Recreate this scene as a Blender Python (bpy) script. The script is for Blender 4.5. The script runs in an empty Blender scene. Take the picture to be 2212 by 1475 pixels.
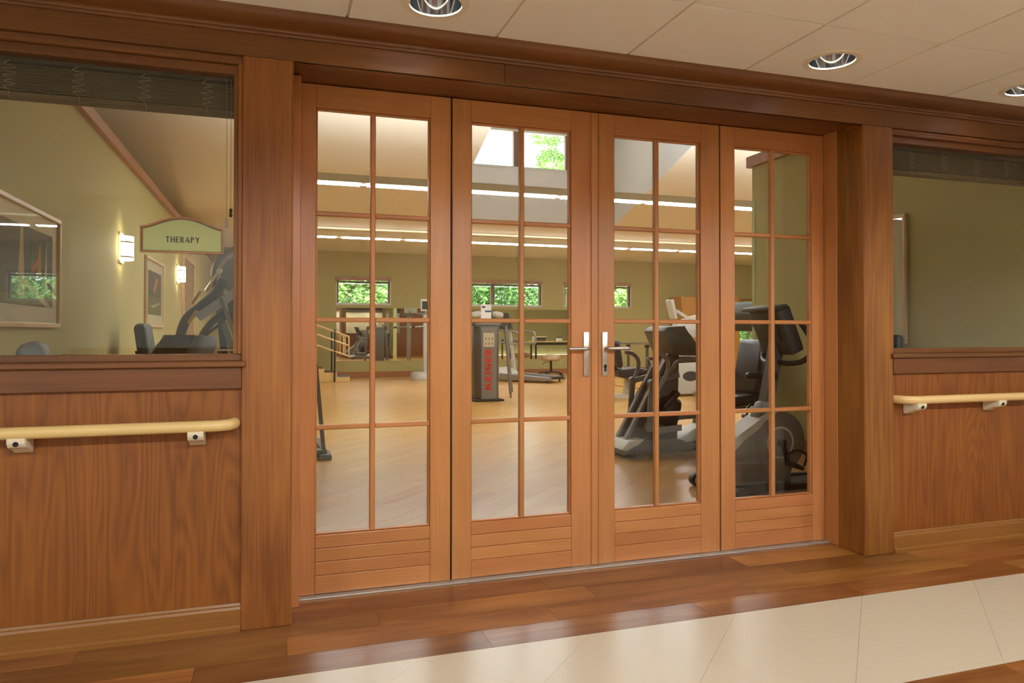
import bpy, bmesh, math, random
from mathutils import Vector, Matrix
random.seed(7)
R = math.radians
scene = bpy.context.scene
C = scene.collection

# ------------------------------------------------------------------ camera
CAM_Z = 1.1546
cd = bpy.data.cameras.new('camera')
cam = bpy.data.objects.new('camera', cd); C.objects.link(cam)
cam.location = (0, 0, CAM_Z)
cam.rotation_euler = (Matrix.Rotation(R(-18.1028), 3, 'Z') @ Matrix.Rotation(R(90 + .6269), 3, 'X') @ Matrix.Rotation(R(.0432), 3, 'Z')).to_euler()
cd.sensor_width = 36; cd.lens = 1570.63 / 2212 * 36
cd.shift_y = -39.1 / 2212
cd.clip_start = .05; cd.clip_end = 300
scene.camera = cam

# ------------------------------------------------------------------ light
scene.view_settings.view_transform = 'Standard'
scene.view_settings.look = 'None'
scene.view_settings.gamma = 1
scene.view_settings.use_curve_mapping = False
scene.view_settings.exposure = 0.0
w = bpy.data.worlds.new('sky'); scene.world = w; w.use_nodes = True
bg = w.node_tree.nodes['Background']; bg.inputs[0].default_value = (.86, .93, 1, 1); bg.inputs[1].default_value = 5.5
sd = bpy.data.lights.new('sun_offscreen', 'SUN'); sd.energy = 11; sd.angle = R(2); sd.color = (1, .95, .85)
sun = bpy.data.objects.new('sun_offscreen', sd); C.objects.link(sun); sun.rotation_euler = (R(42), 0, R(-25))
# added fill spots at the ceiling behind the camera, placed so reflections miss panes
for nm, x in (('a', -2.75), ('b', 0.0), ('c', 1.66), ('d', 3.25), ('e', 4.76)):
    ld = bpy.data.lights.new('corridor_added_fill_%s_offscreen' % nm, 'SPOT')
    ld.energy = 185; ld.spot_size = R(168); ld.spot_blend = .25; ld.shadow_soft_size = .09; ld.color = (.84, .92, 1)
    lo = bpy.data.objects.new('corridor_added_fill_%s_offscreen' % nm, ld); C.objects.link(lo); lo.location = (x, -.4, 2.362)
CAN = 75.0         # the corridor's recessed downlights
LENS = 56.0        # gym pendants
UPL2 = 2.4
UPL = 26.0          # gym pendant uplight
SCONCE = 14.0

# ------------------------------------------------------------------ materials
def s2l(c):
    return tuple(((x / 255) / 12.92 if x <= 10 else ((x / 255 + .055) / 1.055) ** 2.4) for x in c) + (1,)
MATS = {}
def base_mat(name):
    m = bpy.data.materials.new(name); m.use_nodes = True
    MATS[name] = m
    return m, m.node_tree, m.node_tree.nodes['Principled BSDF']
def N(nt, t, **k):
    n = nt.nodes.new(t)
    for a, b in k.items(): setattr(n, a, b)
    return n
def plain(name, col, rough=.5, metal=0, bump=0, bscale=80, spec=.5, coat=0, var=.04):
    m, nt, p = base_mat(name)
    p.inputs['Roughness'].default_value = rough; p.inputs['Metallic'].default_value = metal
    p.inputs['Specular IOR Level'].default_value = spec; p.inputs['Coat Weight'].default_value = coat; p.inputs['Coat Roughness'].default_value = .3
    tc = N(nt, 'ShaderNodeTexCoord'); no = N(nt, 'ShaderNodeTexNoise'); no.inputs['Scale'].default_value = bscale; no.inputs['Detail'].default_value = 3
    nt.links.new(tc.outputs['Object'], no.inputs['Vector'])
    c = s2l(col)
    mx = N(nt, 'ShaderNodeMix', data_type='RGBA')
    mx.inputs[6].default_value = tuple(x * (1 - var) for x in c[:3]) + (1,); mx.inputs[7].default_value = tuple(min(1, x * (1 + var)) for x in c[:3]) + (1,)
    nt.links.new(no.outputs['Fac'], mx.inputs[0]); nt.links.new(mx.outputs[2], p.inputs['Base Color'])
    if bump:
        b = N(nt, 'ShaderNodeBump'); b.inputs['Strength'].default_value = bump; b.inputs['Distance'].default_value = .002
        nt.links.new(no.outputs['Fac'], b.inputs['Height']); nt.links.new(b.outputs[0], p.inputs['Normal'])
    return m
def emis(name, col, st):
    m, nt, p = base_mat(name)
    p.inputs['Base Color'].default_value = s2l(col); p.inputs['Emission Color'].default_value = s2l(col); p.inputs['Emission Strength'].default_value = st
    return m
def wood(name, c1, c2, axis='X', rough=.35, rnd=.12, along=.9, across=9., rings=9., w_ring=.4, w_fib=.35, w_blot=.4, coat=.15, fib=150., huev=.004):
    m, nt, p = base_mat(name)
    tc = N(nt, 'ShaderNodeTexCoord'); oi = N(nt, 'ShaderNodeObjectInfo')
    vm = N(nt, 'ShaderNodeVectorMath', operation='SCALE'); vm.inputs[0].default_value = (17, 31, 23)
    nt.links.new(oi.outputs['Random'], vm.inputs['Scale'])
    ad = N(nt, 'ShaderNodeVectorMath', operation='ADD'); nt.links.new(tc.outputs['Object'], ad.inputs[0]); nt.links.new(vm.outputs[0], ad.inputs[1])
    def mapped(al, ac):
        mp = N(nt, 'ShaderNodeMapping')
        mp.inputs['Scale'].default_value = tuple(al if a == axis else ac for a in 'XYZ')
        nt.links.new(ad.outputs[0], mp.inputs['Vector']); return mp
    def noise(mp, sc, det, dis=0):
        n = N(nt, 'ShaderNodeTexNoise'); n.inputs['Scale'].default_value = sc; n.inputs['Detail'].default_value = det; n.inputs['Distortion'].default_value = dis
        nt.links.new(mp.outputs[0], n.inputs['Vector']); return n
    n1 = noise(mapped(along, across), 1, 2, .4)
    mu = N(nt, 'ShaderNodeMath', operation='MULTIPLY'); mu.inputs[1].default_value = rings; nt.links.new(n1.outputs['Fac'], mu.inputs[0])
    pp = N(nt, 'ShaderNodeMath', operation='PINGPONG'); pp.inputs[1].default_value = .5; nt.links.new(mu.outputs[0], pp.inputs[0])
    n2 = noise(mapped(2.5, fib), 1, 2)
    n3 = noise(mapped(1.2, 4), 1, 3, .5)
    def mul(o, k, off=0):
        a = N(nt, 'ShaderNodeMath', operation='MULTIPLY_ADD'); a.inputs[1].default_value = k; a.inputs[2].default_value = off; nt.links.new(o, a.inputs[0]); return a
    a1 = mul(pp.outputs[0], w_ring * 2); a2 = mul(n2.outputs['Fac'], w_fib * 2, -w_fib * .5); a3 = mul(n3.outputs['Fac'], w_blot * 2, -w_blot * .5)
    s1 = N(nt, 'ShaderNodeMath', operation='ADD'); nt.links.new(a1.outputs[0], s1.inputs[0]); nt.links.new(a2.outputs[0], s1.inputs[1])
    s2 = N(nt, 'ShaderNodeMath', operation='ADD'); s2.use_clamp = True; nt.links.new(s1.outputs[0], s2.inputs[0]); nt.links.new(a3.outputs[0], s2.inputs[1])
    mx = N(nt, 'ShaderNodeMix', data_type='RGBA'); mx.inputs[6].default_value = s2l(c1); mx.inputs[7].default_value = s2l(c2)
    nt.links.new(s2.outputs[0], mx.inputs[0])
    hs = N(nt, 'ShaderNodeHueSaturation')
    vr = N(nt, 'ShaderNodeMapRange'); vr.inputs[3].default_value = 1 - rnd; vr.inputs[4].default_value = 1 + rnd; nt.links.new(oi.outputs['Random'], vr.inputs[0])
    wn = N(nt, 'ShaderNodeTexWhiteNoise', noise_dimensions='1D'); nt.links.new(oi.outputs['Random'], wn.inputs['W'])
    hr = N(nt, 'ShaderNodeMapRange'); hr.inputs[3].default_value = .5 - huev; hr.inputs[4].default_value = .5 + huev; nt.links.new(wn.outputs['Value'], hr.inputs[0])
    nt.links.new(vr.outputs[0], hs.inputs['Value']); nt.links.new(hr.outputs[0], hs.inputs['Hue']); nt.links.new(mx.outputs[2], hs.inputs['Color'])
    nt.links.new(hs.outputs[0], p.inputs['Base Color'])
    p.inputs['Roughness'].default_value = rough; p.inputs['Coat Weight'].default_value = coat; p.inputs['Coat Roughness'].default_value = .25
    b = N(nt, 'ShaderNodeBump'); b.inputs['Strength'].default_value = .12; b.inputs['Distance'].default_value = .001
    nt.links.new(n2.outputs['Fac'], b.inputs['Height']); nt.links.new(b.outputs[0], p.inputs['Normal'])
    return m
def glass_mat(name, tint=(.97, .985, .97), boost=1.0):
    m = bpy.data.materials.new(name); m.use_nodes = True; nt = m.node_tree; nt.nodes.clear(); MATS[name] = m
    o = N(nt, 'ShaderNodeOutputMaterial'); mx = N(nt, 'ShaderNodeMixShader'); t = N(nt, 'ShaderNodeBsdfTransparent'); g = N(nt, 'ShaderNodeBsdfGlossy'); f = N(nt, 'ShaderNodeFresnel')
    t.inputs[0].default_value = tint + (1,); g.inputs['Roughness'].default_value = 0
    ge = N(nt, 'ShaderNodeNewGeometry'); io = N(nt, 'ShaderNodeMapRange'); io.inputs[3].default_value = 1.5; io.inputs[4].default_value = 1 / 1.5   # same reflectance from both faces of the thin sheet
    nt.links.new(ge.outputs['Backfacing'], io.inputs[0]); nt.links.new(io.outputs[0], f.inputs[0])
    mu = N(nt, 'ShaderNodeMath', operation='MULTIPLY'); mu.inputs[1].default_value = boost; mu.use_clamp = True
    nt.links.new(f.outputs[0], mu.inputs[0]); nt.links.new(mu.outputs[0], mx.inputs[0]); nt.links.new(t.outputs[0], mx.inputs[1]); nt.links.new(g.outputs[0], mx.inputs[2]); nt.links.new(mx.outputs[0], o.inputs[0])
    return m

DOORW1, DOORW2 = (206, 140, 84), (164, 100, 50)
wood('door_wood_v', DOORW1, DOORW2, 'Z', .32, .05, .7, 7, 3, .15, .3, .5)
wood('door_wood_h', DOORW1, DOORW2, 'X', .32, .05, .7, 7, 3, .15, .3, .5)
wood('post_wood', (172, 110, 42), (118, 66, 18), 'Z', .48, .03, .8, 7, 4, .25, .5, .65, coat=0, huev=.004)
wood('fascia_wood', (136, 81, 30), (84, 46, 12), 'X', .45, .08, .6, 9, 3, .15, .35, .6)
wood('laminate', (158, 91, 24), (114, 58, 13), 'Z', .5, .02, .55, 5.5, 16, .45, .35, .3, coat=.05, fib=110)
wood('base_wood', (156, 104, 42), (122, 78, 28), 'X', .4, .03, .5, 8, 3, .15, .35, .4)
wood('maple', (230, 196, 132), (210, 172, 106), 'X', .35, .03, .6, 12, 3, .15, .3, .4)
wood('plank_hall', (190, 131, 66), (124, 74, 31), 'X', .3, .26, .6, 7, 4, .25, .4, .9, coat=.12, huev=.007)
wood('plank_gym', (214, 164, 92), (184, 130, 62), 'X', .28, .07, .5, 8, 3, .12, .25, .4, coat=.08, huev=.006)
wood('frame_maple', (224, 192, 146), (204, 168, 118), 'Y', .4, .03)
wood('oak', (206, 150, 74), (184, 124, 54), 'Z', .4, .04, .6, 9, 5, .2, .3, .35)
wood('blind_wood', (104, 84, 50), (74, 56, 30), 'X', .5, .05, .6, 30, 3, .15, .4, .3)
wood('sign_wood', (176, 122, 62), (134, 84, 36), 'X', .4, .02, .8, 14, 4)
wood('cap_wood', (176, 118, 78), (150, 94, 58), 'Y', .4, .03)
glass_mat('pane_glass', boost=.8)
glass_mat('picture_glass', boost=.55)
plain('green_wall', (180, 171, 114), .75, bump=.15, bscale=300, spec=.25)
plain('cream_wall', (230, 226, 212), .8, bump=.1, bscale=300, spec=.2)
plain('tan_panel', (150, 124, 88), .6)
plain('gym_ceiling', (230, 222, 204), .85, spec=.1)
plain('dormer_white', (228, 230, 232), .85, spec=.1)
plain('tile_ceiling', (242, 234, 218), .9, bump=.5, bscale=420, spec=.1, var=.03)
plain('grid_white', (232, 218, 192), .6)
plain('cream_floor', (208, 194, 168), .27, bscale=26, var=.03, coat=.15)
plain('steel_satin', (196, 190, 178), .32, 1)
plain('chrome', (206, 212, 220), .16, 1)
plain('reflector_chrome', (214, 214, 214), .05, 1)
plain('threshold_metal', (196, 196, 190), .4, .7)
plain('seal_black', (14, 12, 10), .7)
plain('bracket_cream', (224, 208, 176), .45)
plain('black_plastic', (28, 27, 27), .45)
plain('black_vinyl', (34, 34, 36), .38, bump=.3, bscale=200)
plain('charcoal', (62, 60, 56), .5)
plain('headrail_brown', (58, 48, 36), .6)
plain('machine_grey', (122, 116, 106), .42)
plain('machine_dark', (86, 82, 74), .45)
plain('machine_light', (196, 190, 176), .42)
plain('machine_silver', (152, 149, 142), .35, .7)
plain('seat_grey', (104, 102, 100), .55, bump=.2, bscale=250)
plain('seat_green', (48, 56, 52), .45)
plain('tan_vinyl', (200, 168, 128), .5)
plain('red_print', (196, 46, 30), .5)
plain('label_tan', (190, 176, 144), .6)
plain('paper_white', (236, 234, 228), .6)
plain('blue_print', (70, 84, 140), .6)
plain('sign_green', (172, 176, 118), .6)
plain('sign_ink', (58, 56, 46), .6)
plain('mat_cream', (224, 212, 186), .8)
plain('art_dark', (74, 72, 80), .7, var=.25, bscale=9)
plain('art_tan', (206, 182, 140), .7, var=.1, bscale=12)
plain('art_olive', (104, 100, 62), .7, var=.2, bscale=12)
plain('art_ochre', (176, 132, 52), .7)
plain('art_orange', (204, 98, 52), .7)
plain('cord_tan', (150, 134, 104), .7)
plain('tassel_dark', (44, 36, 28), .4)
plain('tassel_light', (170, 158, 140), .4)
plain('yellow_grip', (220, 176, 46), .5)
plain('door_brown', (150, 120, 84), .5)
plain('window_white', (226, 226, 222), .5)
plain('window_brown', (128, 98, 82), .5)
plain('screen_dark', (40, 44, 46), .25)
plain('leaf_a', (150, 186, 110), .6, var=.35, bscale=3)
plain('leaf_b', (120, 164, 96), .6, var=.35, bscale=3)
plain('leaf_c', (172, 204, 128), .6, var=.3, bscale=3)
plain('bark', (92, 74, 56), .9)
plain('lawn', (110, 140, 70), .9, bscale=4, var=.2)
plain('exterior', (180, 170, 150), .9)
m, nt, p = base_mat('mirror'); p.inputs['Base Color'].default_value = (.86, .88, .84, 1); p.inputs['Metallic'].default_value = 1; p.inputs['Roughness'].default_value = .01
emis('lens_light', (247, 250, 255), LENS); emis('uplight', (246, 249, 255), UPL); emis('uplight_low', (250, 248, 238), UPL2); emis('can_light', (250, 248, 244), CAN); emis('sconce_light', (255, 240, 206), SCONCE)
# gym floor beyond the built planks: 45 degree strip pattern
m, nt, p = base_mat('gym_floor')
tc = N(nt, 'ShaderNodeTexCoord'); mp = N(nt, 'ShaderNodeMapping'); mp.inputs['Rotation'].default_value = (0, 0, R(-45)); nt.links.new(tc.outputs['Object'], mp.inputs['Vector'])
def strip_noise(sx, sy, det):
    mq = N(nt, 'ShaderNodeMapping'); mq.inputs['Scale'].default_value = (sx, sy, 1); nt.links.new(mp.outputs[0], mq.inputs['Vector'])
    q = N(nt, 'ShaderNodeTexNoise'); q.inputs['Scale'].default_value = 1; q.inputs['Detail'].default_value = det; nt.links.new(mq.outputs[0], q.inputs['Vector']); return q
na, nb = strip_noise(.6, 7, 2), strip_noise(1.4, 26, 2)
ma = N(nt, 'ShaderNodeMix', data_type='FLOAT'); ma.inputs[0].default_value = .4; nt.links.new(na.outputs['Fac'], ma.inputs[2]); nt.links.new(nb.outputs['Fac'], ma.inputs[3])
rp = N(nt, 'ShaderNodeMapRange'); rp.inputs[1].default_value = .3; rp.inputs[2].default_value = .7; nt.links.new(ma.outputs[0], rp.inputs[0])
mx = N(nt, 'ShaderNodeMix', data_type='RGBA'); mx.inputs[6].default_value = s2l((190, 138, 68)); mx.inputs[7].default_value = s2l((218, 170, 96)); nt.links.new(rp.outputs[0], mx.inputs[0]); nt.links.new(mx.outputs[2], p.inputs['Base Color'])
p.inputs['Roughness'].default_value = .28; p.inputs['Coat Weight'].default_value = .08; p.inputs['Coat Roughness'].default_value = .2

# ------------------------------------------------------------------ mesh helpers
def catmull(pts, n=6):
    P = [Vector(p) for p in pts]
    if len(P) < 3: return P
    out = []
    for i in range(len(P) - 1):
        p0 = P[max(i - 1, 0)]; p1 = P[i]; p2 = P[i + 1]; p3 = P[min(i + 2, len(P) - 1)]
        for k in range(n):
            t = k / n
            out.append(.5 * ((2 * p1) + (p2 - p0) * t + (2 * p0 - 5 * p1 + 4 * p2 - p3) * t * t + (3 * p1 - p0 - 3 * p2 + p3) * t ** 3))
    out.append(P[-1]); return out
class MB:
    def __init__(s): s.bm = bmesh.new()
    def _add(s, verts, faces):
        V = [s.bm.verts.new(v) for v in verts]
        for f in faces:
            try: s.bm.faces.new([V[i] for i in f])
            except ValueError: pass
        return V
    def box(s, x0, x1, y0, y1, z0, z1, bev=0, seg=1):
        V = [(x, y, z) for z in (z0, z1) for y in (y0, y1) for x in (x0, x1)]
        F = [(0, 2, 3, 1), (4, 5, 7, 6), (0, 1, 5, 4), (2, 6, 7, 3), (0, 4, 6, 2), (1, 3, 7, 5)]
        vs = s._add(V, F)
        if bev:
            eds = set()
            for v in vs: eds.update(v.link_edges)
            bmesh.ops.bevel(s.bm, geom=list(eds), offset=bev, segments=seg, affect='EDGES', profile=.5)
        return s
    def tube(s, pts, r, n=10, smooth=True, cap=True, k=6):
        P = catmull(pts, k) if smooth else [Vector(p) for p in pts]
        rings = []; up = None
        for i, p in enumerate(P):
            d = (P[min(i + 1, len(P) - 1)] - P[max(i - 1, 0)]).normalized()
            if up is None:
                up = Vector((0, 0, 1)) if abs(d.z) < .9 else Vector((1, 0, 0))
            a = d.cross(up).normalized(); b = a.cross(d).normalized(); up = b
            rr = r if not callable(r) else r(i / (len(P) - 1))
            rings.append([s.bm.verts.new(p + (a * math.cos(t) + b * math.sin(t)) * rr) for t in [2 * math.pi * j / n for j in range(n)]])
        for A, B in zip(rings, rings[1:]):
            for j in range(n): s.bm.faces.new((A[j], A[(j + 1) % n], B[(j + 1) % n], B[j]))
        if cap: s.bm.faces.new(rings[0][::-1]); s.bm.faces.new(rings[-1])
        return s
    def bar(s, p0, p1, wd, ht, up=(0, 0, 1)):
        p0, p1 = Vector(p0), Vector(p1); d = (p1 - p0).normalized(); u = Vector(up)
        if abs(d.dot(u)) > .98: u = Vector((0, 1, 0))
        a = d.cross(u).normalized() * wd / 2; b = a.cross(d).normalized() * ht / 2
        V = [p + x * a + y * b for p in (p0, p1) for x, y in ((-1, -1), (1, -1), (1, 1), (-1, 1))]
        s._add(V, [(3, 2, 1, 0), (4, 5, 6, 7), (0, 1, 5, 4), (1, 2, 6, 5), (2, 3, 7, 6), (3, 0, 4, 7)]); return s
    def prism(s, poly, d0, d1, plane='XZ', bev=0):
        # poly in the plane, extruded along the third axis
        def P(a, b, c):
            return {'XZ': (a, c, b), 'XY': (a, b, c), 'YZ': (c, a, b)}[plane]
        n = len(poly)
        V = [P(a, b, d0) for a, b in poly] + [P(a, b, d1) for a, b in poly]
        F = [tuple(range(n))[::-1], tuple(range(n, 2 * n))] + [(i, (i + 1) % n, n + (i + 1) % n, n + i) for i in range(n)]
        vs = s._add(V, F)
        if bev:
            eds = set()
            for v in vs: eds.update(v.link_edges)
            bmesh.ops.bevel(s.bm, geom=list(eds), offset=bev, segments=2, affect='EDGES', profile=.5)
        return s
    def lathe(s, prof, cx, cy, cz=0, n=24, axis='Z', caps=True):
        rings = []
        for r, h in prof:
            ring = []
            for j in range(n):
                t = 2 * math.pi * j / n; a, b = r * math.cos(t), r * math.sin(t)
                v = {'Z': (cx + a, cy + b, cz + h), 'Y': (cx + a, cy + h, cz + b), 'X': (cx + h, cy + a, cz + b)}[axis]
                ring.append(s.bm.verts.new(v))
            rings.append(ring)
        for A, B in zip(rings, rings[1:]):
            for j in range(n): s.bm.faces.new((A[j], A[(j + 1) % n], B[(j + 1) % n], B[j]))
        if caps:
            if prof[0][0] > 1e-5: s.bm.faces.new(rings[0][::-1])
            if prof[-1][0] > 1e-5: s.bm.faces.new(rings[-1])
        return s
    def pad(s, c, sx, sy, sz, rot=None, bev=None):
        # soft cushion: bevelled box centred at c, optionally rotated
        n0 = len(s.bm.verts); s.bm.verts.ensure_lookup_table()
        before = set(s.bm.verts)
        s.box(-sx / 2, sx / 2, -sy / 2, sy / 2, -sz / 2, sz / 2, bev or min(sx, sy, sz) * .42, 3)
        new = [v for v in s.bm.verts if v not in before]
        M = Matrix.Translation(c) @ (rot.to_4x4() if rot else Matrix.Identity(4))
        for v in new: v.co = M @ v.co
        return s
    def build(s, name, mat, parent=None, smooth=35, tri=False):
        bmesh.ops.recalc_face_normals(s.bm, faces=s.bm.faces)
        me = bpy.data.meshes.new(name); s.bm.to_mesh(me); s.bm.free()
        me.materials.append(MATS[mat])
        if smooth:
            for pl in me.polygons: pl.use_smooth = True
            me.set_sharp_from_angle(angle=R(smooth))
        o = bpy.data.objects.new(name, me); C.objects.link(o)
        if parent: o.parent = parent
        return o
def tag(o, label=None, cat=None, group=None, kind=None):
    if label: o['label'] = label
    if cat: o['category'] = cat
    if group: o['group'] = group
    if kind: o['kind'] = kind
    return o
def struct(o, label=None, cat=None):
    o['kind'] = 'structure'
    if label: o['label'] = label
    if cat: o['category'] = cat
    return o
def empty(name, loc=(0, 0, 0), rz=0):
    e = bpy.data.objects.new(name, None); e.empty_display_size = .1; C.objects.link(e); e.location = loc; e.rotation_euler = (0, 0, rz); return e
def copy_tree(o, parent=None):
    c = o.copy(); C.objects.link(c); c.parent = parent
    for ch in list(o.children): copy_tree(ch, c)
    return c
def B(*a, **k): return MB().box(*a, **k)
def rotm(ax, deg): return Matrix.Rotation(R(deg), 3, ax)

# ------------------------------------------------------------------ dimensions
YW = 2.996          # face of posts
YD = 3.285          # face of door leaves
XL1, XL2, XR1, XR2 = -.120, .065, 2.894, 3.078
ZC = 2.382
HX0, HX1, HY0 = -3.6, 7.6, -1.25      # corridor extents
GX0, GX1, GYB = -6.0, 14.5, 18.5      # gym extents
PLX, PRX = -1.40, 4.75                # partitions
ZF = 3.14; YF = 12.4; SL = .3247      # gym ceiling: flat height, fold, slope

def clip_poly(poly, x0, x1, y0, y1):
    def cl(P, f, g):
        out = []
        for i in range(len(P)):
            a, b = P[i], P[(i + 1) % len(P)]; fa, fb = f(a), f(b)
            if fa >= 0: out.append(a)
            if (fa >= 0) != (fb >= 0):
                t = fa / (fa - fb); out.append((a[0] + t * (b[0] - a[0]), a[1] + t * (b[1] - a[1])))
        return out
    for f in (lambda p: p[0] - x0, lambda p: x1 - p[0], lambda p: p[1] - y0, lambda p: y1 - p[1]):
        if len(poly) < 3: return []
        poly = cl(poly, f, None)
    return poly
def area(P): return abs(sum(P[i][0] * P[(i + 1) % len(P)][1] - P[(i + 1) % len(P)][0] * P[i][1] for i in range(len(P)))) / 2 if len(P) > 2 else 0

# ================================================================== CORRIDOR SHELL
fl = struct(B(HX0, HX1, HY0, 3.31, -.12, -.006).build('floor', 'plank_hall', smooth=0))
GAP = .0006
PW = .163
def plank_row(y0, y1, parent, xs0, mat='plank_hall'):
    x = HX0
    L = xs0
    while x < HX1:
        x1 = min(HX1, x + L); L = random.uniform(.75, 1.25)
        B(x + GAP, x1 - GAP, y0 + GAP, y1 - GAP, -.006, 0).build('plank', mat, parent, smooth=0)
        x = x1
y = 2.558; rowi = 0
while y < 3.25:
    y1 = min(y + PW, 3.254); plank_row(y, y1, fl, random.uniform(.4, 1.2)); y = y1
y = 1.886
for k in range(4):
    plank_row(y - PW, y, fl, random.uniform(.4, 1.2)); y -= PW
YB2 = y
def cream(y0, y1):
    T = .6466
    for i in range(-8, 16):
        for j in range(-8, 20):
            u0 = -.111 + i * T; v0 = 3.038 + (j - 8) * T
            # u=X-Y, v=X+Y
            q = [((v + u) / 2, (v - u) / 2) for u, v in ((u0 + GAP, v0 + GAP), (u0 + T - GAP, v0 + GAP), (u0 + T - GAP, v0 + T - GAP), (u0 + GAP, v0 + T - GAP))]
            c = clip_poly(q, -2.2, 6.0, y0, y1)
            if area(c) > .00005:
                MB().prism(c, -.006, 0, 'XY').build('tile', 'cream_floor', fl, smooth=0)
cream(1.886 + GAP, 2.558 - GAP)
B(HX0, HX1, HY0, YB2, -.006, 0).build('border_strip', 'cream_floor', fl, smooth=0)
B(HX0, -2.2, 1.886, 2.558, -.006, 0).build('border_strip', 'cream_floor', fl, smooth=0)
B(6.0, HX1, 1.886, 2.558, -.006, 0).build('border_strip', 'cream_floor', fl, smooth=0)

# corridor ceiling: lay-in tiles with narrow reveals
ce = struct(B(HX0, HX1, HY0, 3.31, ZC + .15, ZC + .2).build('ceiling', 'grid_white', smooth=0))
CX0, CYR, TS = .2665, 2.3665, .6096
LIGHT_CELLS = {(0, 0), (3, 0), (5, 0)}
tile_me = None
def ring_tile(cx, cy, r):
    # square tile with a round hole
    mb = MB(); h = TS / 2 - .006; n = 32
    outer = []; inner = []
    for z in (ZC, ZC + .012):
        o = []; i_ = []
        for k in range(n):
            t = 2 * math.pi * k / n; c_, s_ = math.cos(t), math.sin(t); m_ = h / max(abs(c_), abs(s_))
            o.append(mb.bm.verts.new((cx + c_ * m_, cy + s_ * m_, z))); i_.append(mb.bm.verts.new((cx + c_ * r, cy + s_ * r, z)))
        outer.append(o); inner.append(i_)
    for k in range(n):
        l = (k + 1) % n
        mb.bm.faces.new((outer[0][k], inner[0][k], inner[0][l], outer[0][l]))
        mb.bm.faces.new((outer[0][k], outer[0][l], outer[1][l], outer[1][k])); mb.bm.faces.new((inner[0][k], inner[1][k], inner[1][l], inner[0][l]))
    return mb
for i in range(-7, 13):
    for j in range(-7, 2):
        x0, y0 = CX0 + i * TS, CYR + j * TS
        x1, y1 = x0 + TS, y0 + TS
        if x1 < HX0 or x0 > HX1 or y1 < HY0 or y0 > 3.0: continue
        if (i, j) in LIGHT_CELLS:
            ring_tile(x0 + TS / 2, y0 + TS / 2, .112).build('tile', 'tile_ceiling', ce, smooth=0); continue
        a0, a1, b0, b1 = max(x0, HX0) + .006, min(x1, HX1) - .006, max(y0, HY0) + .006, min(y1, 3.0) - .006
        if a1 - a0 < .03 or b1 - b0 < .01: continue
        B(a0, a1, b0, b1, ZC, ZC + .012, .002).build('tile', 'tile_ceiling', ce, smooth=0)
for i in range(-7, 14):
    x = CX0 + i * TS
    if HX0 < x < HX1: B(x - .012, x + .012, HY0, 3.0, ZC + .008, ZC + .02).build('grid_bar', 'grid_white', ce, smooth=0)
for j in range(-6, 2):
    y = CYR + j * TS
    if HY0 < y < 3.0: B(HX0, HX1, y - .012, y + .012, ZC + .0085, ZC + .0195).build('grid_bar', 'grid_white', ce, smooth=0)
# recessed downlights
for k, (i, j) in enumerate(sorted(LIGHT_CELLS)):
    x, y = CX0 + (i + .5) * TS, CYR + (j + .5) * TS
    t = tag(empty('recessed_downlight', (x, y, ZC)), ['recessed chrome downlight above the door leaf beside the therapy sign window', 'recessed chrome downlight above the door leaf in front of the exercise bike', 'recessed chrome downlight above the window showing a bare green wall'][k], 'downlight', 'downlights in the corridor ceiling')
    MB().lathe([(.098, -.004), (.125, -.004), (.128, .002), (.098, .002), (.098, -.004)], 0, 0, 0, 40, caps=False).build('trim_ring', 'grid_white', t)
    th_c, a_l = R(52), .078; f_c = a_l * (1 + math.sin(th_c)); cone = []
    for q in range(13):
        ph = 2 * th_c + (math.pi / 2 - th_c) * q / 12
        cone.append((2 * f_c * math.sin(ph - th_c) / (1 - math.cos(ph)) - a_l, 2 * f_c * math.cos(ph - th_c) / (1 - math.cos(ph))))
    MB().lathe([(c_[0], .1385 - c_[1]) for c_ in cone], 0, 0, 0, 48, caps=False).build('reflector', 'reflector_chrome', t)
    MB().lathe([(a_l, .1375), (.0, .1375)], 0, 0, 0, 24, caps=False).build('lamp', 'can_light', t)
# corridor far side and ends
wo = struct(B(-1.72, HX1, HY0 - .15, HY0, 0, ZC + .2).build('wall_opposite', 'cream_wall', smooth=0))
B(-.28, HX1, HY0, HY0 + .012, 1.0, ZC).build('added_dim_panel', 'tan_panel', wo, smooth=0)  # unseen tan panel added to weaken the wall's reflection in the door glass
B(-1.72, HX1, HY0, HY0 + .012, 0, 1.0).build('wainscot_panel', 'laminate', wo, smooth=0)
struct(B(HX0, -1.72, HY0 - 1.4, HY0 - 1.25, 0, ZC + .2).build('wall_alcove', 'cream_wall', smooth=0))
struct(B(-1.72, -1.6, HY0 - 1.4, HY0 - .15, 0, ZC + .2).build('wall_alcove_side', 'cream_wall', smooth=0))
struct(B(HX0, -1.6, HY0 - 1.4, HY0, -.12, 0).build('floor_alcove', 'cream_floor', smooth=0))
struct(B(HX0, -1.6, HY0 - 1.4, HY0, ZC, ZC + .12).build('ceiling_alcove', 'tile_ceiling', smooth=0))
struct(B(HX0 - .15, HX0, HY0 - 1.4, 3.2, 0, ZC + .2).build('wall_corridor_west', 'cream_wall', smooth=0))
struct(B(HX1, HX1 + .15, HY0 - .15, 3.2, 0, ZC + .2).build('wall_corridor_east', 'cream_wall', smooth=0))

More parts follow.
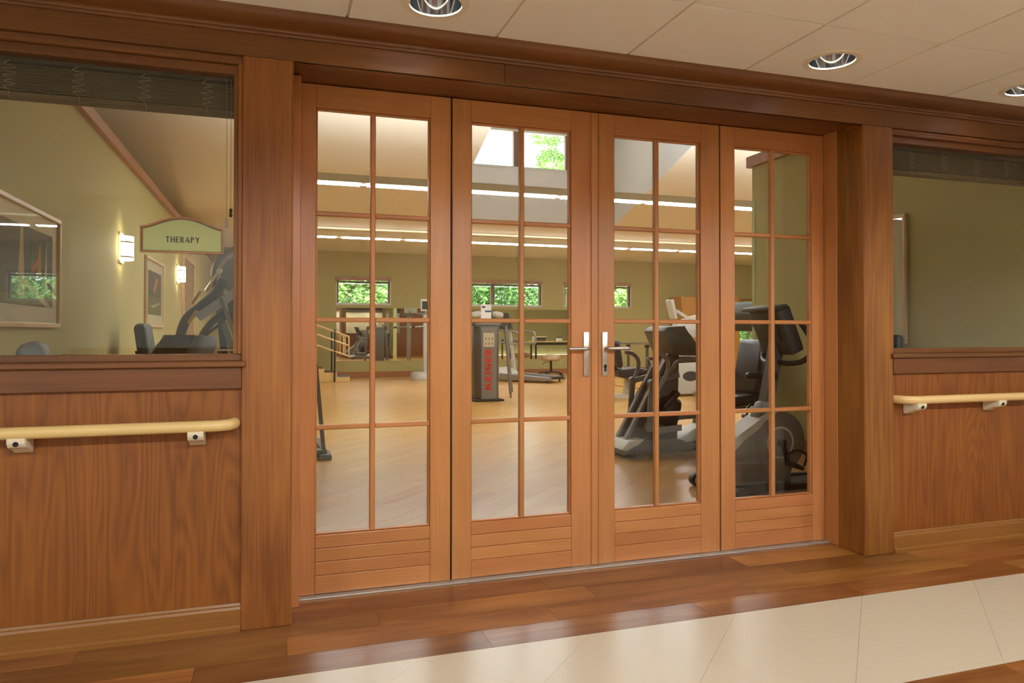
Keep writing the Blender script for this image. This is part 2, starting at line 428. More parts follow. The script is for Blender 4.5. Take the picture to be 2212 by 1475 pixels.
# ================================================================== DOOR WALL
# posts
def post(n, x0, x1, label):
    t = struct(empty('trim_%d' % n), label, 'door post')
    B(x0, x1, YW, 3.40, 0, 2.226, .003).build('post_board', 'post_wood', t)
    B(x0, x1, YW + .03, 3.40, 2.226, 2.32).build('post_head', 'post_wood', t)
    return t
p1 = post(1, XL1, XL2, 'wide stained wood post between the therapy sign window and the doors')
p2 = post(2, XR1, XR2, 'wide stained wood post between the doors and the bare green wall window')
B(XL2, XL2 + .004, YW + .004, YW + .018, 0, 2.226).build('edge_bead', 'post_wood', p1)
B(XR1 - .004, XR1, YW + .004, YW + .018, 0, 2.226).build('edge_bead', 'post_wood', p2)
# stops
st = struct(empty('trim_3'), 'narrow wood door stops framing the four door leaves', 'door frame')
B(.062, .104, 3.178, 3.36, 0, 2.232, .002).build('stop', 'door_wood_v', st)
B(2.892, 2.93, 3.19, 3.36, 0, 2.245, .002).build('stop', 'door_wood_v', st)
B(.062, 2.93, 3.30, 3.40, 2.24, 2.30, .002).build('head_stop', 'fascia_wood', st)
# header: fascia boards, soffit, cornice
hd = struct(empty('trim_4'), 'dark stained wood header board above doors and windows', 'header')
XJ = .945
B(HX0, XJ - .0008, YW, YW + .03, 2.226, 2.32, .001).build('fascia_board', 'fascia_wood', hd)
B(XJ + .0008, HX1, YW, YW + .03, 2.226, 2.32, .001).build('fascia_board', 'fascia_wood', hd)
B(XL2, XR1, YW + .03, 3.40, 2.242, 2.32).build('soffit_board', 'fascia_wood', hd)
B(XL2, XR1, YW + .006, YW + .022, 2.226, 2.238, .003).build('edge_bead', 'fascia_wood', hd)
B(HX0, HX1, YW + .03, 3.40, 2.32, ZC + .13).build('bulkhead', 'fascia_wood', hd)
co = struct(empty('trim_5'), 'rounded stained wood crown moulding below the ceiling tiles', 'cornice')
prof = [(YW + .01, 2.312), (2.984, 2.312), (2.980, 2.318), (2.980, 2.323), (2.974, 2.3235), (2.970, 2.330), (2.970, 2.336), (2.962, 2.3365)]
for k in range(0, 9):
    t = R(10 + 80 * k / 8); prof.append((2.962 - .071 * math.sin(t), 2.3795 - .0415 * math.cos(t)))
prof += [(2.890, ZC + .001), (YW + .01, ZC + .001)]
MB().prism([(a, b) for a, b in prof], HX0, HX1, 'YZ').build('crown_moulding', 'fascia_wood', co, smooth=28)

def window_unit(n, xa, xb, left, label):
    """xa<xb opening between post and outer end"""
    t = struct(empty('window_%d' % n), label, 'window')
    # stepped frame
    f0, f1 = YW + .012, 3.10
    for nm, a in (('frame_head', (xa, xb, f0, f1, 2.194, 2.226)), ('frame_head', (xa, xb, f0 + .02, f1, 2.158, 2.194)),
                  ('frame_sill', (xa, xb, f0 + .008, f1, 1.040, 1.066)),
                  ('frame_jamb', (xa, xa + .016, f0, f1, 1.066, 2.194)), ('frame_jamb', (xb - .016, xb, f0, f1, 1.066, 2.194)),
                  ('frame_jamb', (xa + .016, xa + .033, f0 + .02, f1, 1.066, 2.158)), ('frame_jamb', (xb - .033, xb - .016, f0 + .02, f1, 1.066, 2.158))):
        B(*a, bev=.002).build(nm, 'fascia_wood' if 'jamb' not in nm else 'post_wood', t)
    B(xa, xb, YW + .008, YW + .016, 2.210, 2.222, .003).build('edge_bead', 'fascia_wood', t)
    e = .016
    B(xa - (0 if left else e), xb + (e if left else 0), YW - .024, f0 + .02, 1.017, 1.040, .004).build('sill', 'fascia_wood', t)
    B(xa, xb, YW - .006, YW + .03, .934, 1.017, .002).build('apron', 'fascia_wood', t)
    B(xa + .02, xb - .02, 3.052, 3.058, 1.06, 2.165).build('pane', 'pane_glass', t, smooth=0)
    return t
WLA, WLB = -2.6, XL1
WRA, WRB = XR2, 5.6
window_unit(1, WLA, WLB, True, 'interior window with the therapy sign and raised blind')
window_unit(2, WRA, WRB, False, 'interior window looking at the bare green wall and raised blind')
wl = struct(B(HX0, WLB, 3.014, 3.10, 0, 1.04).build('wall_front_left', 'laminate', smooth=0))
wr = struct(B(WRA, HX1, 3.014, 3.10, 0, 1.04).build('wall_front_right', 'laminate', smooth=0))
B(HX0, WLA, 3.0, 3.10, 1.04, 2.226).build('end_panel', 'laminate', wl, smooth=0)
B(WRB, HX1, 3.0, 3.10, 1.04, 2.226).build('end_panel', 'laminate', wr, smooth=0)
for nm, a, b in (('baseboard_left', HX0, XL1), ('baseboard_right', XR2, HX1)):
    MB().prism([(3.016, 0), (2.990, 0), (2.990, .016), (2.998, .024), (2.998, .084), (3.002, .092), (3.002, .098), (3.006, .106), (3.016, .106)], a, b, 'YZ').build(nm, 'base_wood', smooth=25)
    struct(C.objects[nm], 'vinyl wood-look skirting below the ' + ('therapy sign window' if 'left' in nm else 'bare green wall window'), 'baseboard')

# handrails
def handrail(x0, x1, end_at, brs, label):
    t = tag(empty('handrail', ((x0 + x1) / 2, 2.93, .80)), label, 'handrail', 'maple corridor handrails')
    ox = (x0 + x1) / 2
    r = .0215
    if end_at == 'r': pts = [(x0 - ox, 0, 0), (x0 + .06 - ox, 0, 0), (x1 - .16 - ox, 0, 0), (x1 - .10 - ox, 0, 0), (x1 - .05 - ox, .004, 0), (x1 - .014 - ox, .026, 0), (x1 - ox, .06, 0), (x1 - ox, .084, 0)]
    else: pts = [(x1 - ox, 0, 0), (x1 - .06 - ox, 0, 0), (x0 + .16 - ox, 0, 0), (x0 + .10 - ox, 0, 0), (x0 + .05 - ox, .004, 0), (x0 + .014 - ox, .026, 0), (x0 - ox, .06, 0), (x0 - ox, .084, 0)]
    a_, b_ = pts[1], pts[2]
    pts = pts[:2] + [tuple(a_[q] + (b_[q] - a_[q]) * k / 40 for q in range(3)) for k in range(1, 40)] + pts[2:]
    MB().tube(pts, r, 18, k=3).build('rail', 'maple', t, 60)
    for bx in brs:
        b = MB(); bx -= ox
        b.prism([(.082, -.018), (.082, -.075), (.07, -.078), (.045, -.06), (.02, -.055), (-.005, -.05), (-.016, -.036), (-.018, -.016)], bx - .028, bx + .028, 'YZ', .003)
        o = b.build('bracket', 'bracket_cream', t)
        MB().lathe([(.009, 0), (.009, .002), (0, .003)], bx, -.0165, -.036, 14, 'Y').build('screw_hole', 'seal_black', o)
        o.children[0].location = (0, -.001, 0)
handrail(-2.4, -.146, 'r', [-.845, -.275], 'round maple handrail on the wood panel below the therapy sign')
handrail(3.104, 5.4, 'l', [3.185, 3.745], 'round maple handrail on the wood panel below the bare green wall window')

# ------------------------------------------------------------------ door leaves
def door(n, a, b, ga, gb, mid, label, extra=None):
    t = struct(empty('door_%d' % n, ((a + b) / 2, YD, 0)), label, 'door')
    ox = (a + b) / 2
    y0, y1 = 0, .045
    GB, GT = .264, 2.137
    def bx(nm, x0, x1, z0, z1, mat, ya=y0, yb=y1, bev=.002):
        return B(x0 - ox, x1 - ox, ya, yb, z0, z1, bev).build(nm, mat, t)
    bx('stile', a, ga, .008, 2.238, 'door_wood_v'); bx('stile', gb, b, .008, 2.238, 'door_wood_v')
    bx('top_rail', ga, gb, GT, 2.238, 'door_wood_h')
    zs = [.008, .088, .147, .206, GB]
    for z0, z1 in zip(zs, zs[1:]): bx('bottom_board', ga, gb, z0 + .0006, z1 - .0006, 'door_wood_h', bev=.003)
    # glazing bead round the opening
    g = .007
    bd = MB()
    for q in ((ga, gb, GT - g, GT), (ga, gb, GB, GB + g), (ga, ga + g, GB + g, GT - g), (gb - g, gb, GB + g, GT - g)):
        bd.box(q[0] - ox, q[1] - ox, .012, .04, q[2], q[3], .002)
    bd.build('glazing_bead', 'door_wood_h', t)
    mw = .0115
    bx('muntin', mid - mw, mid + mw, GB, GT, 'door_wood_v', .004, .034, .004)
    hz = [.732, 1.205, 1.672]
    for z in hz:
        bx('muntin', ga, mid - mw, z - .0105, z + .0105, 'door_wood_h', .006, .034, .004); bx('muntin', mid + mw, gb, z - .0105, z + .0105, 'door_wood_h', .006, .034, .004)
    zz = [GB + .004] + hz + [GT - .004]
    for z0, z1 in zip(zz, zz[1:]):
        for x0, x1 in ((ga + .003, mid), (mid, gb - .003)):
            bx('pane', x0 + .002, x1 - .002, z0 + .003, z1 - .003, 'pane_glass', .026, .030, 0)
    return t, ox
k_ = .996
d1, o1 = door(1, .106, .775, .1715, .680, .4195, 'glazed wood door leaf beside the therapy sign window')
d2, o2 = door(2, .783, 1.519, .8735, 1.379, 1.1265, 'glazed wood door leaf carrying the lever without keyhole')
d3, o3 = door(3, 1.523, 2.219, 1.611, 2.107, 1.853, 'glazed wood door leaf with the lever above a keyhole')
d4, o4 = door(4, 2.227, 2.888, 2.3145, 2.811, 2.558, 'glazed wood door leaf in front of the exercise bike')
B(.7745 - o1, .7835 - o1, .012, .045, .008, 2.238).build('seal', 'seal_black', d1, smooth=0)
B(2.2185 - o3, 2.2275 - o3, .012, .045, .008, 2.238).build('seal', 'seal_black', d3, smooth=0)
B(1.4835 - o2, 1.519 - o2, -.008, 0, .01, 2.236, .003).build('astragal', 'door_wood_v', d2)
B(1.519 - o2, 1.523 - o2, .01, .04, .008, 2.238).build('seal', 'seal_black', d2, smooth=0)
def handle(dr, x, dirx, key):
    ox = {d2: o2, d3: o3}[dr]; x -= ox
    pl = B(x - .0155, x + .0155, -.010, 0, .934, 1.153, .004, 2).build('handle_plate', 'steel_satin', dr)
    MB().tube([(x, -.008, 1.071), (x, -.035, 1.071), (x + dirx * .012, -.047, 1.071), (x + dirx * .05, -.05, 1.071), (x + dirx * .108, -.046, 1.071)], .0085, 12).build('lever', 'steel_satin', dr, 60)
    if key:
        kb = MB(); kb.lathe([(.0085, -.0115), (.0085, -.0095)], x, 0, .983, 16, 'Y'); kb.box(x - .005, x + .005, -.0115, -.0095, .957, .98)
        kb.build('keyhole', 'seal_black', pl)
handle(d2, 1.456, -1, False); handle(d3, 1.556, 1, True)
th = struct(B(.104, 2.892, 3.246, 3.33, 0, .007, .002).build('trim_6', 'threshold_metal'), 'thin grey metal threshold strip under the door leaves', 'threshold')

# ------------------------------------------------------------------ sign on glass
def glyphs(ch, th_, tn, wd=None):
    """list of polygons (x,z) in unit height"""
    P = []
    def rect(x0, x1, z0, z1): P.append([(x0, z0), (x1, z0), (x1, z1), (x0, z1)])
    def bowl(cx, cz, rx, rz, ix, iz):
        n = 9
        o = [(cx + rx * math.sin(math.pi * k / n), cz + rz * math.cos(math.pi * k / n)) for k in range(n + 1)]
        i = [(cx + ix * math.sin(math.pi * k / n), cz + iz * math.cos(math.pi * k / n)) for k in range(n + 1)]
        for k in range(n): P.append([o[k], o[k + 1], i[k + 1], i[k]])
        return
    if ch == 'T': rect(0, .74, 1 - tn, 1); rect(.37 - th_ / 2, .37 + th_ / 2, 0, 1 - tn); w_ = .74
    elif ch == 'H': rect(0, th_, 0, 1); rect(.74 - th_, .74, 0, 1); rect(th_, .74 - th_, .5 - tn / 2, .5 + tn / 2); w_ = .74
    elif ch == 'E': rect(0, th_, 0, 1); rect(th_, .56, 1 - tn, 1); rect(th_, .5, .52 - tn / 2, .52 + tn / 2); rect(th_, .58, 0, tn); w_ = .58
    elif ch == 'I': rect(0, th_, 0, 1); w_ = th_
    elif ch in 'RP':
        rect(0, th_, 0, 1); rect(th_, .26, 1 - tn, 1); rect(th_, .26, .45, .45 + tn)
        bowl(.26, .725, .34, .275, .34 - th_, .275 - tn)
        if ch == 'R': P.append([(.26, .45), (.26 + th_, .45), (.70, 0), (.70 - th_ * 1.25, 0)])
        w_ = .66
    elif ch == 'A':
        P.append([(0, 0), (tn, 0), (.40, 1), (.33, 1)]); P.append([(.33, 1), (.40 + tn * .5, 1), (.80, 0), (.80 - th_ * 1.2, 0)]); rect(.17, .60, .32, .32 + tn); w_ = .80
    elif ch == 'Y':
        P.append([(.38 - th_ / 2, .45), (.38 + th_ / 2, .45), (th_ * 1.15, 1), (0, 1)]); P.append([(.38 - th_ / 2, .45), (.38 + th_ / 2, .45), (.74, 1), (.74 - tn * 1.2, 1)]); rect(.38 - th_ / 2, .38 + th_ / 2, 0, .46); w_ = .74
    elif ch == 'K':
        rect(0, th_, 0, 1); P.append([(th_, .38), (th_, .62), (.5, 1), (.76, 1)]); P.append([(th_ + .02, .6), (th_ + .26, .68), (.78, 0), (.50, 0)]); w_ = .76
    elif ch == 'S':
        rect(0, .66, 1 - tn, 1); rect(0, th_, .5, 1 - tn); rect(0, .66, .5 - tn / 2, .5 + tn / 2); rect(.66 - th_, .66, tn, .5); rect(0, .66, 0, tn); w_ = .66
    return P, w_
def text_polys(txt, th_, tn, gap):
    x = 0; out = []
    for ch in txt:
        P, w_ = glyphs(ch, th_, tn)
        out += [[(a + x, b) for a, b in q] for q in P]; x += w_ + gap
    return out, x - gap
sx0, sx1, sb, ssh, stp = -.484, -.189, 1.4535, 1.554, 1.592
SY = 3.0515
sg = tag(empty('door_sign', ((sx0 + sx1) / 2, SY, sb)), 'arched green sign with wood border reading THERAPY on the window glass', 'sign')
cxs = (sx0 + sx1) / 2
def arch(inset):
    hw = (sx1 - sx0) / 2 - inset; pts = [(-hw, inset), (hw, inset), (hw, ssh - sb - inset * .8)]
    n = 16; sh = .022
    for k in range(n + 1):
        u = 1 - 2 * k / n
        z = (ssh - sb) - inset + (stp - ssh) * (math.cos(u * math.pi * .5 * 1.0) ** 1.3 if abs(u) < 1 else 0)
        pts.append((u * (hw - sh * .3), z))
    pts.append((-hw, ssh - sb - inset * .8))
    return pts
def arch_ring(i0, i1, ya, yb):
    A, Bp = arch(i0), arch(i1); mb = MB(); n = len(A)
    for yy in (ya, yb): pass
    v = [[mb.bm.verts.new((p[0], yy, p[1])) for p in P] for P in (A, Bp) for yy in (ya, yb)]
    oa, ob, ia, ib = v
    for k in range(n):
        l = (k + 1) % n
        for q in ((oa[k], oa[l], ia[l], ia[k]), (oa[k], ob[k], ob[l], oa[l]), (ia[k], ia[l], ib[l], ib[k])): mb.bm.faces.new(q)
    return mb
MB().prism(arch(.004), -.004, -.0005, 'XZ').build('face', 'sign_green', sg, smooth=0)
arch_ring(0, .0055, -.012, -.001).build('border', 'sign_wood', sg, smooth=0)
arch_ring(.0055, .0085, -.009, -.001).build('border', 'fascia_wood', sg, smooth=0)
polys, tw = text_polys('THERAPY', .185, .10, .20)
LH = .0225; mbt = MB(); sc_ = LH
for q in polys: mbt.prism([((a - tw / 2) * sc_ * .87 + .0, b * sc_ + .041) for a, b in q], -.0052, -.0042, 'XZ')
mbt.build('lettering', 'sign_ink', sg, smooth=0)

# ------------------------------------------------------------------ raised blinds
def blind(x0, x1, cords, yb, label, pulls):
    t = tag(empty('window_blind', ((x0 + x1) / 2, yb, 2.19)), label, 'blind', 'raised wooden blinds')
    ox = (x0 + x1) / 2; zt = 2.19
    B(x0 - ox, x1 - ox, -.025, .03, -.048, 0, .003).build('headrail', 'headrail_brown', t)
    sl = MB(); z = -.056
    while z > -.150:
        sl.box(x0 - ox, x1 - ox, -.025 + random.uniform(-.002, .002), .025, z - .0032, z); z -= .0062
    o = sl.build('slat_stack', 'blind_wood', t, smooth=0); o['kind'] = 'stuff'
    B(x0 - ox, x1 - ox, -.026, .026, -.178, -.156, .003).build('bottom_rail', 'blind_wood', t)
    for cx in cords:
        cx -= ox; pts = [(cx, -.027, -.045)]
        for k in range(9):
            zz = -.058 - k * .0105; w_ = random.uniform(.010, .019)
            pts += [(cx + w_ * (1 if k % 2 else -1), -.031 - random.uniform(0, .004), zz), (cx + w_ * (.9 if k % 2 else -.9) , -.033, zz - .005)]
        pts += [(cx, -.030, -.158), (cx + .003, -.029, -.176), (cx + .004, -.028, -.183)]
        MB().tube(pts, .0014, 5, k=3).build('lift_cord', 'cord_tan', t)
        MB().lathe([(.005, 0), (.005, .002)], cx + .003, -.029, -.170, 10, 'Y').build('cord_plug', 'tassel_dark', t)
    for (px, zl, mt) in pulls:
        px -= ox
        c = MB().tube([(px, -.036, -.02), (px, -.036, zl - zt)], .0009, 5, smooth=False).build('pull_cord', 'cord_tan', t)
        MB().lathe([(.002, 0), (.0052, -.004), (.0058, -.011), (.0042, -.017), (.0058, -.025), (.0062, -.031), (.004, -.034)], px, -.036, zl - zt, 14).build('tassel', mt, c)
blind(WLA + .04, XL1 - .034, [-1.36, -1.15, -.925, -.70, -.475, -.255], 3.115, 'raised wooden slat blind with looped cords above the therapy sign', [(-.182, 1.600, 'tassel_light'), (-.166, 1.640, 'tassel_dark')])
blind(XR2 + .034, WRB - .04, [3.30, 3.53, 3.77, 4.0, 4.25], 3.115, 'raised wooden slat blind in front of the bare green wall', [])

# ================================================================== GYM SHELL
fg = struct(B(GX0, GX1, 3.31, GYB, -.12, -.001).build('floor_gym', 'gym_floor', smooth=0))
PGW = .127; LG = 1.1
u = -2.0
s45 = math.sqrt(.5)
def uv(u, v): return ((v - u) * s45, (v + u) * s45)      # v runs along (1,1), u along (-1,1)
while u < 7.0:
    v = -1 - random.random() * LG
    while v < 10:
        q = [uv(u + .0005, v + .0005), uv(u + .0005, v + LG - .0005), uv(u + PGW - .0005, v + LG - .0005), uv(u + PGW - .0005, v + .0005)]
        c = clip_poly(q, PLX + .02, PRX - .02, 3.33, 6.3)
        if area(c) > .004:
            # local X runs along the plank, so the grain follows it
            cx_ = sum(p_[0] for p_ in c) / len(c); cy_ = sum(p_[1] for p_ in c) / len(c)
            loc = [(((a - cx_) + (b - cy_)) * s45, ((b - cy_) - (a - cx_)) * s45) for a, b in c]
            o = MB().prism(loc, -.0012, 0, 'XY').build('plank', 'plank_gym', fg, smooth=0)
            o.location = (cx_, cy_, 0); o.rotation_euler = (0, 0, R(45))
        v += LG
    u += PGW

def wall_holes(name, axis, c0, c1, a0, a1, z0, z1, holes, mat):
    """wall slab with rectangular holes; axis 'Y' = plane normal Y (a is X), 'X' = plane normal X (a is Y)"""
    mb = MB()
    xs = sorted(set([a0, a1] + [h[0] for h in holes] + [h[1] for h in holes])); zs = sorted(set([z0, z1] + [h[2] for h in holes] + [h[3] for h in holes]))
    for xa, xb in zip(xs, xs[1:]):
        run = None
        for za, zb in zip(zs, zs[1:]):
            mx_, mz_ = (xa + xb) / 2, (za + zb) / 2
            hole = any(h[0] < mx_ < h[1] and h[2] < mz_ < h[3] for h in holes)
            if not hole:
                if axis == 'Y': mb.box(xa, xb, c0, c1, za, zb)
                else: mb.box(c0, c1, xa, xb, za, zb)
    bmesh.ops.remove_doubles(mb.bm, verts=mb.bm.verts, dist=1e-5)
    # drop the inner faces shared by neighbouring boxes
    seen = {}
    for f in mb.bm.faces: seen.setdefault(tuple(sorted(v.index for v in f.verts)), []).append(f)
    return mb
def build_wall(*a):
    mb = wall_holes(*a); return struct(mb.build(a[0], a[-1], smooth=0))
W1, W2, W3 = (1.47, 2.79, 1.83, 2.47), (4.88, 6.88, 1.83, 2.47), (7.55, 9.56, 1.83, 2.47)
W4 = (12.95, 13.9, .1, 2.1)
wb = build_wall('wall_gym_back', 'Y', GYB, GYB + .2, GX0, GX1, 0, ZF + .1, [W1, W2, W3, W4], 'green_wall')
bb = struct(B(PLX + .02, GX1, GYB - .018, GYB, 0, .14, .004).build('baseboard_back', 'cap_wood'))
struct(B(GX0 - .2, GX0, 3.1, GYB + .2, 0, 6.6).build('wall_gym_left', 'green_wall', smooth=0))
struct(B(GX1, GX1 + .2, 3.1, GYB + .2, 0, 6.6).build('wall_gym_right', 'green_wall', smooth=0))
struct(B(GX0, GX1, 3.02, 3.12, ZC + .14, 6.6).build('wall_gym_front', 'green_wall', smooth=0))
struct(B(HX1, GX1, 3.02, 3.12, 0, ZC + .14).build('wall_gym_front_end', 'green_wall', smooth=0))
struct(B(GX0, HX0, 3.02, 3.12, 0, ZC + .14).build('wall_gym_front_start', 'green_wall', smooth=0))
# partitions with wood caps
pl_ = struct(B(PLX - .14, PLX, 3.12, GYB, 0, 2.80).build('wall_partition_left', 'green_wall', smooth=0))
B(PLX - .18, PLX + .05, 3.12, GYB, 2.80, 2.90, .004).build('cap', 'cap_wood', pl_)
pr_ = struct(B(PRX, PRX + .14, 3.12, 6.44, 0, 2.88).build('wall_partition_right', 'green_wall', smooth=0))
B(PRX - .04, PRX + .18, 3.12, 6.49, 2.87, 2.985, .004).build('cap', 'cap_wood', pr_)
B(PRX - .003, PRX + .05, 6.39, 6.443, .14, 2.51).build('corner_guard', 'sign_green', pr_, smooth=0)
struct(B(PRX - .016, PRX, 3.14, 6.44, 0, .13, .004).build('baseboard_partition', 'cap_wood'))
struct(B(PLX, PLX + .016, 3.14, GYB - .02, 0, .13, .004).build('baseboard_side', 'cap_wood'))
# ceiling: flat part, slope with a dormer opening, dormer
def zs_(y): return ZF + SL * (YF - y)
cg = struct(B(GX0, GX1, YF, GYB, ZF, ZF + .12).build('ceiling_gym', 'gym_ceiling', smooth=0))
DX0, DX1, DZ = 2.86, 6.10, 4.95
DY = YF - (DZ - ZF) / SL
sl = MB()
def slope_quad(x0, x1, y0, y1):
    for (t0, t1) in ((0, .12),):
        V = [(x, y, zs_(y) + t) for t in (t0, t1) for (x, y) in ((x0, y0), (x1, y0), (x1, y1), (x0, y1))]
        sl._add(V, [(0, 1, 2, 3), (7, 6, 5, 4), (0, 4, 5, 1), (1, 5, 6, 2), (2, 6, 7, 3), (3, 7, 4, 0)])
slope_quad(GX0, DX0, 3.05, YF); slope_quad(DX1, GX1, 3.05, YF); slope_quad(DX0, DX1, 3.05, DY)
struct(sl.build('ceiling_slope', 'gym_ceiling', smooth=0))
DW = (3.13, 5.15, 4.10, 4.80)
build_wall('wall_dormer_front', 'Y', YF, YF + .15, DX0, DX1, ZF + .12, DZ + .1, [DW], 'dormer_white')
struct(B(DX0, DX1, YF, YF + .0, ZF, ZF).build('ceiling_dormer_edge', 'dormer_white')) if False else None
for nm, x0, x1 in (('wall_dormer_side', DX0 - .1, DX0 + .01), ('wall_dormer_cheek', DX1 - .01, DX1 + .1)):
    struct(MB().prism([(YF + .15, ZF + .12), (YF + .15, DZ + .1), (DY, DZ + .1), (DY, DZ), (YF, ZF + .002)], x0, x1, 'YZ').build(nm, 'dormer_white', smooth=0))
struct(B(DX0 - .1, DX1 + .1, DY - .1, YF + .15, DZ, DZ + .1).build('ceiling_dormer', 'dormer_white', smooth=0))
B(DX0, DX1, YF - .004, YF, ZF, ZF + .13).build('sill_board', 'dormer_white', C.objects['wall_dormer_front'], smooth=0)

# exterior windows
def ext_window(n, hole, y0, mull, label, blind_=True, brown=True):
    x0, x1, z0, z1 = hole
    t = struct(empty('window_%d' % n, ((x0 + x1) / 2, y0, z0)), label, 'window')
    ox = (x0 + x1) / 2
    for nm, a in (('frame_head', (x0, x1, z1 - .035, z1)), ('frame_sill', (x0, x1, z0, z0 + .035)), ('frame_jamb', (x0, x0 + .045, z0 + .035, z1 - .035)), ('frame_jamb', (x1 - .045, x1, z0 + .035, z1 - .035))):
        B(a[0] - ox, a[1] - ox, .04, .12, a[2] - z0, a[3] - z0).build(nm, 'window_brown' if brown and 'jamb' in nm else 'window_white', t, smooth=0)
    xs = [x0 + .045] + list(mull) + [x1 - .045]
    for m_ in mull: B(m_ - .045 - ox, m_ + .045 - ox, .03, .12, .035, z1 - z0 - .035).build('mullion', 'window_brown', t, smooth=0)
    for a, b in zip(xs, xs[1:]):
        B(a - ox, b - ox, .078, .082, .03, z1 - z0 - .03).build('pane', 'pane_glass', t, smooth=0)
    cs = MB()
    for a in ((x0 - .02, x1 + .02, -.012, .0), (x0 - .02, x0, .0, z1 - z0), (x1, x1 + .02, .0, z1 - z0)): cs.box(a[0] - ox, a[1] - ox, -.012, .04, a[2] - .004, a[3])
    cs.build('casing', 'window_white', t, smooth=0)
    if blind_:
        bl = B(x0 - .02 - ox, x1 + .02 - ox, -.05, -.015, z1 - z0 - .045, z1 - z0 + .035, .003).build('shade', 'cap_wood', t)
        B(x0 + .01 - ox, x1 - .01 - ox, -.045, -.012, z1 - z0 - .11, z1 - z0 - .062, .003).build('slat_bundle', 'blind_wood', bl)
    return t
ext_window(4, W1, GYB, [], 'small high gym window above the therapy stairs')
ext_window(5, W2, GYB, [5.52], 'wide high gym window above the treadmill')
ext_window(6, W3, GYB, [8.2], 'high gym window seen past the black exercise seat')
ext_window(7, W4, GYB, [], 'tall narrow gym window beside the wardrobe', True)
ext_window(3, DW, YF, [4.14], 'clerestory dormer window with sky and tree', False)

# mirror on the back wall
mr = struct(empty('mirror_wall'), 'long frameless mirror along the back gym wall', 'mirror')
x = 1.46
while x < 8.9:
    B(x + .001, x + 1.859, GYB - .008, GYB - .001, .41, 1.74).build('mirror_panel', 'mirror', mr, smooth=0); x += 1.86
for k in ('kind',): del mr[k]
mr['category'] = 'mirror'

# pendant lights
def pendant(y, x_start, pitch, n, seg, z, wdt, label, up=True):
    t = tag(empty('pendant_light', (x_start, y, z)), label, 'pendant light', 'linear pendant lights in the gym')
    L = n * pitch
    MB().prism([(-wdt / 2, .012), (-wdt * .38, 0), (wdt * .38, 0), (wdt / 2, .012), (wdt / 2, .075), (wdt * .42, .085), (-wdt * .42, .085), (-wdt / 2, .075)], -.05, L, 'YZ').build('body', 'gym_ceiling', t, smooth=0)
    for k in range(n):
        MB().box(k * pitch + .045, k * pitch + seg, -wdt * .42, wdt * .3, -.012, -.001).build('lens', 'lens_light', t, smooth=0)
    MB().box(0, L - .05, -wdt * .4, wdt * .4, .086, .088).build('uplight_lens', 'uplight' if up else 'uplight_low', t, smooth=0)
    for s_ in (-1, 1): MB().box(-.05, L, wdt * .5 * s_ - .004, wdt * .5 * s_ + .004, .01, .105).build('side_lip', 'gym_ceiling', t, smooth=0)
    for k in range(0, n + 1, 2):
        xx = min(k * pitch, L - .06); zz = (zs_(y) if y < YF else ZF) - z
        if not (y < YF and DX0 - .05 < x_start + xx < DX1 + .05):
            MB().tube([(xx, 0, .08), (xx, 0, zz)], .003, 5, smooth=False).build('cable', 'steel_satin', t)
    return t
pendant(9.1, 3.63 - 1.294 * 3, 1.294, 10, 1.25, 2.962, .16, 'long linear pendant light row under the sloped gym ceiling')
pendant(14.35, 1.195 - 1.24, 1.24, 11, 1.16, 2.965, .16, 'long linear pendant light row under the flat gym ceiling near the back wall', False)

# ================================================================== OUTSIDE
struct(B(-30, 60, GYB + .2, 60, -.3, -.1).build('ground', 'lawn', smooth=0))
def tree_mesh(seed, n, rx, rz, h, mat):
    rnd = random.Random(seed); mb = MB()
    cl = []
    for _ in range(26):
        an, rr = rnd.uniform(0, 6.283), rx * .62 * math.sqrt(rnd.random()); cl.append((math.cos(an) * rr, math.sin(an) * rr, h + rnd.uniform(-.75, .8) * rz, rnd.uniform(.25, .36) * rx))
    for _ in range(n):
        cx, cy, cz, cr = rnd.choice(cl)
        d = Vector((rnd.gauss(0, 1), rnd.gauss(0, 1), rnd.gauss(0, 1))).normalized() * cr * rnd.uniform(.55, 1.05)
        p = Vector((cx, cy, cz)) + Vector((d.x, d.y, d.z * .8)); s_ = rnd.uniform(.04, .085)
        a = Vector((rnd.gauss(0, 1), rnd.gauss(0, 1), rnd.gauss(0, .6))).normalized(); b = a.cross(Vector((rnd.gauss(0, 1), rnd.gauss(0, 1), rnd.gauss(0, 1)))).normalized()
        mb._add([p - a * s_ * 1.5, p + b * s_ * .7, p + a * s_ * 1.5, p - b * s_ * .7], [(0, 1, 2, 3)])
    return mb.build('foliage', mat, smooth=0)
kinds = []
for k, (rx, rz, h, mt, n) in enumerate([(2.6, 2.1, 2.7, 'leaf_a', 15000), (2.6, 2.1, 2.6, 'leaf_b', 15000), (2.8, 3.4, 7.4, 'leaf_c', 22000)]):
    f = tree_mesh(40 + k, n, rx, rz, h, mt); f['kind'] = 'stuff'
    t = empty('tree'); f.parent = t
    tr = MB().tube([(0, 0, -.2), (.05, .03, h * .5), (-.04, .05, h + rz * .3)], lambda s_: .16 - .1 * s_, 8).build('trunk', 'bark', t)
    for a in (0, 2.1, 4.2): 
        MB().tube([(0, 0, h * .55), (math.cos(a) * rx * .35, math.sin(a) * rx * .35, h * .8), (math.cos(a) * rx * .6, math.sin(a) * rx * .6, h * 1.05)], .05, 6).build('branch', 'bark', tr)
    kinds.append(t)
spots = [(0, 1.0, 23.6, 0), (1, 6.2, 24.0, 1.0), (0, 11.4, 23.4, 2.2), (1, 16.6, 24.2, .4), (0, 21.8, 23.6, 4.0), (1, -3.5, 28.4, 2.0), (0, 3.4, 28.8, 1.2), (1, 7.6, 33.0, .2), (2, 12.3, 29.9, .3), (2, 19.6, 30.0, 1.9), (1, 12.2, 35.2, 3.0)]
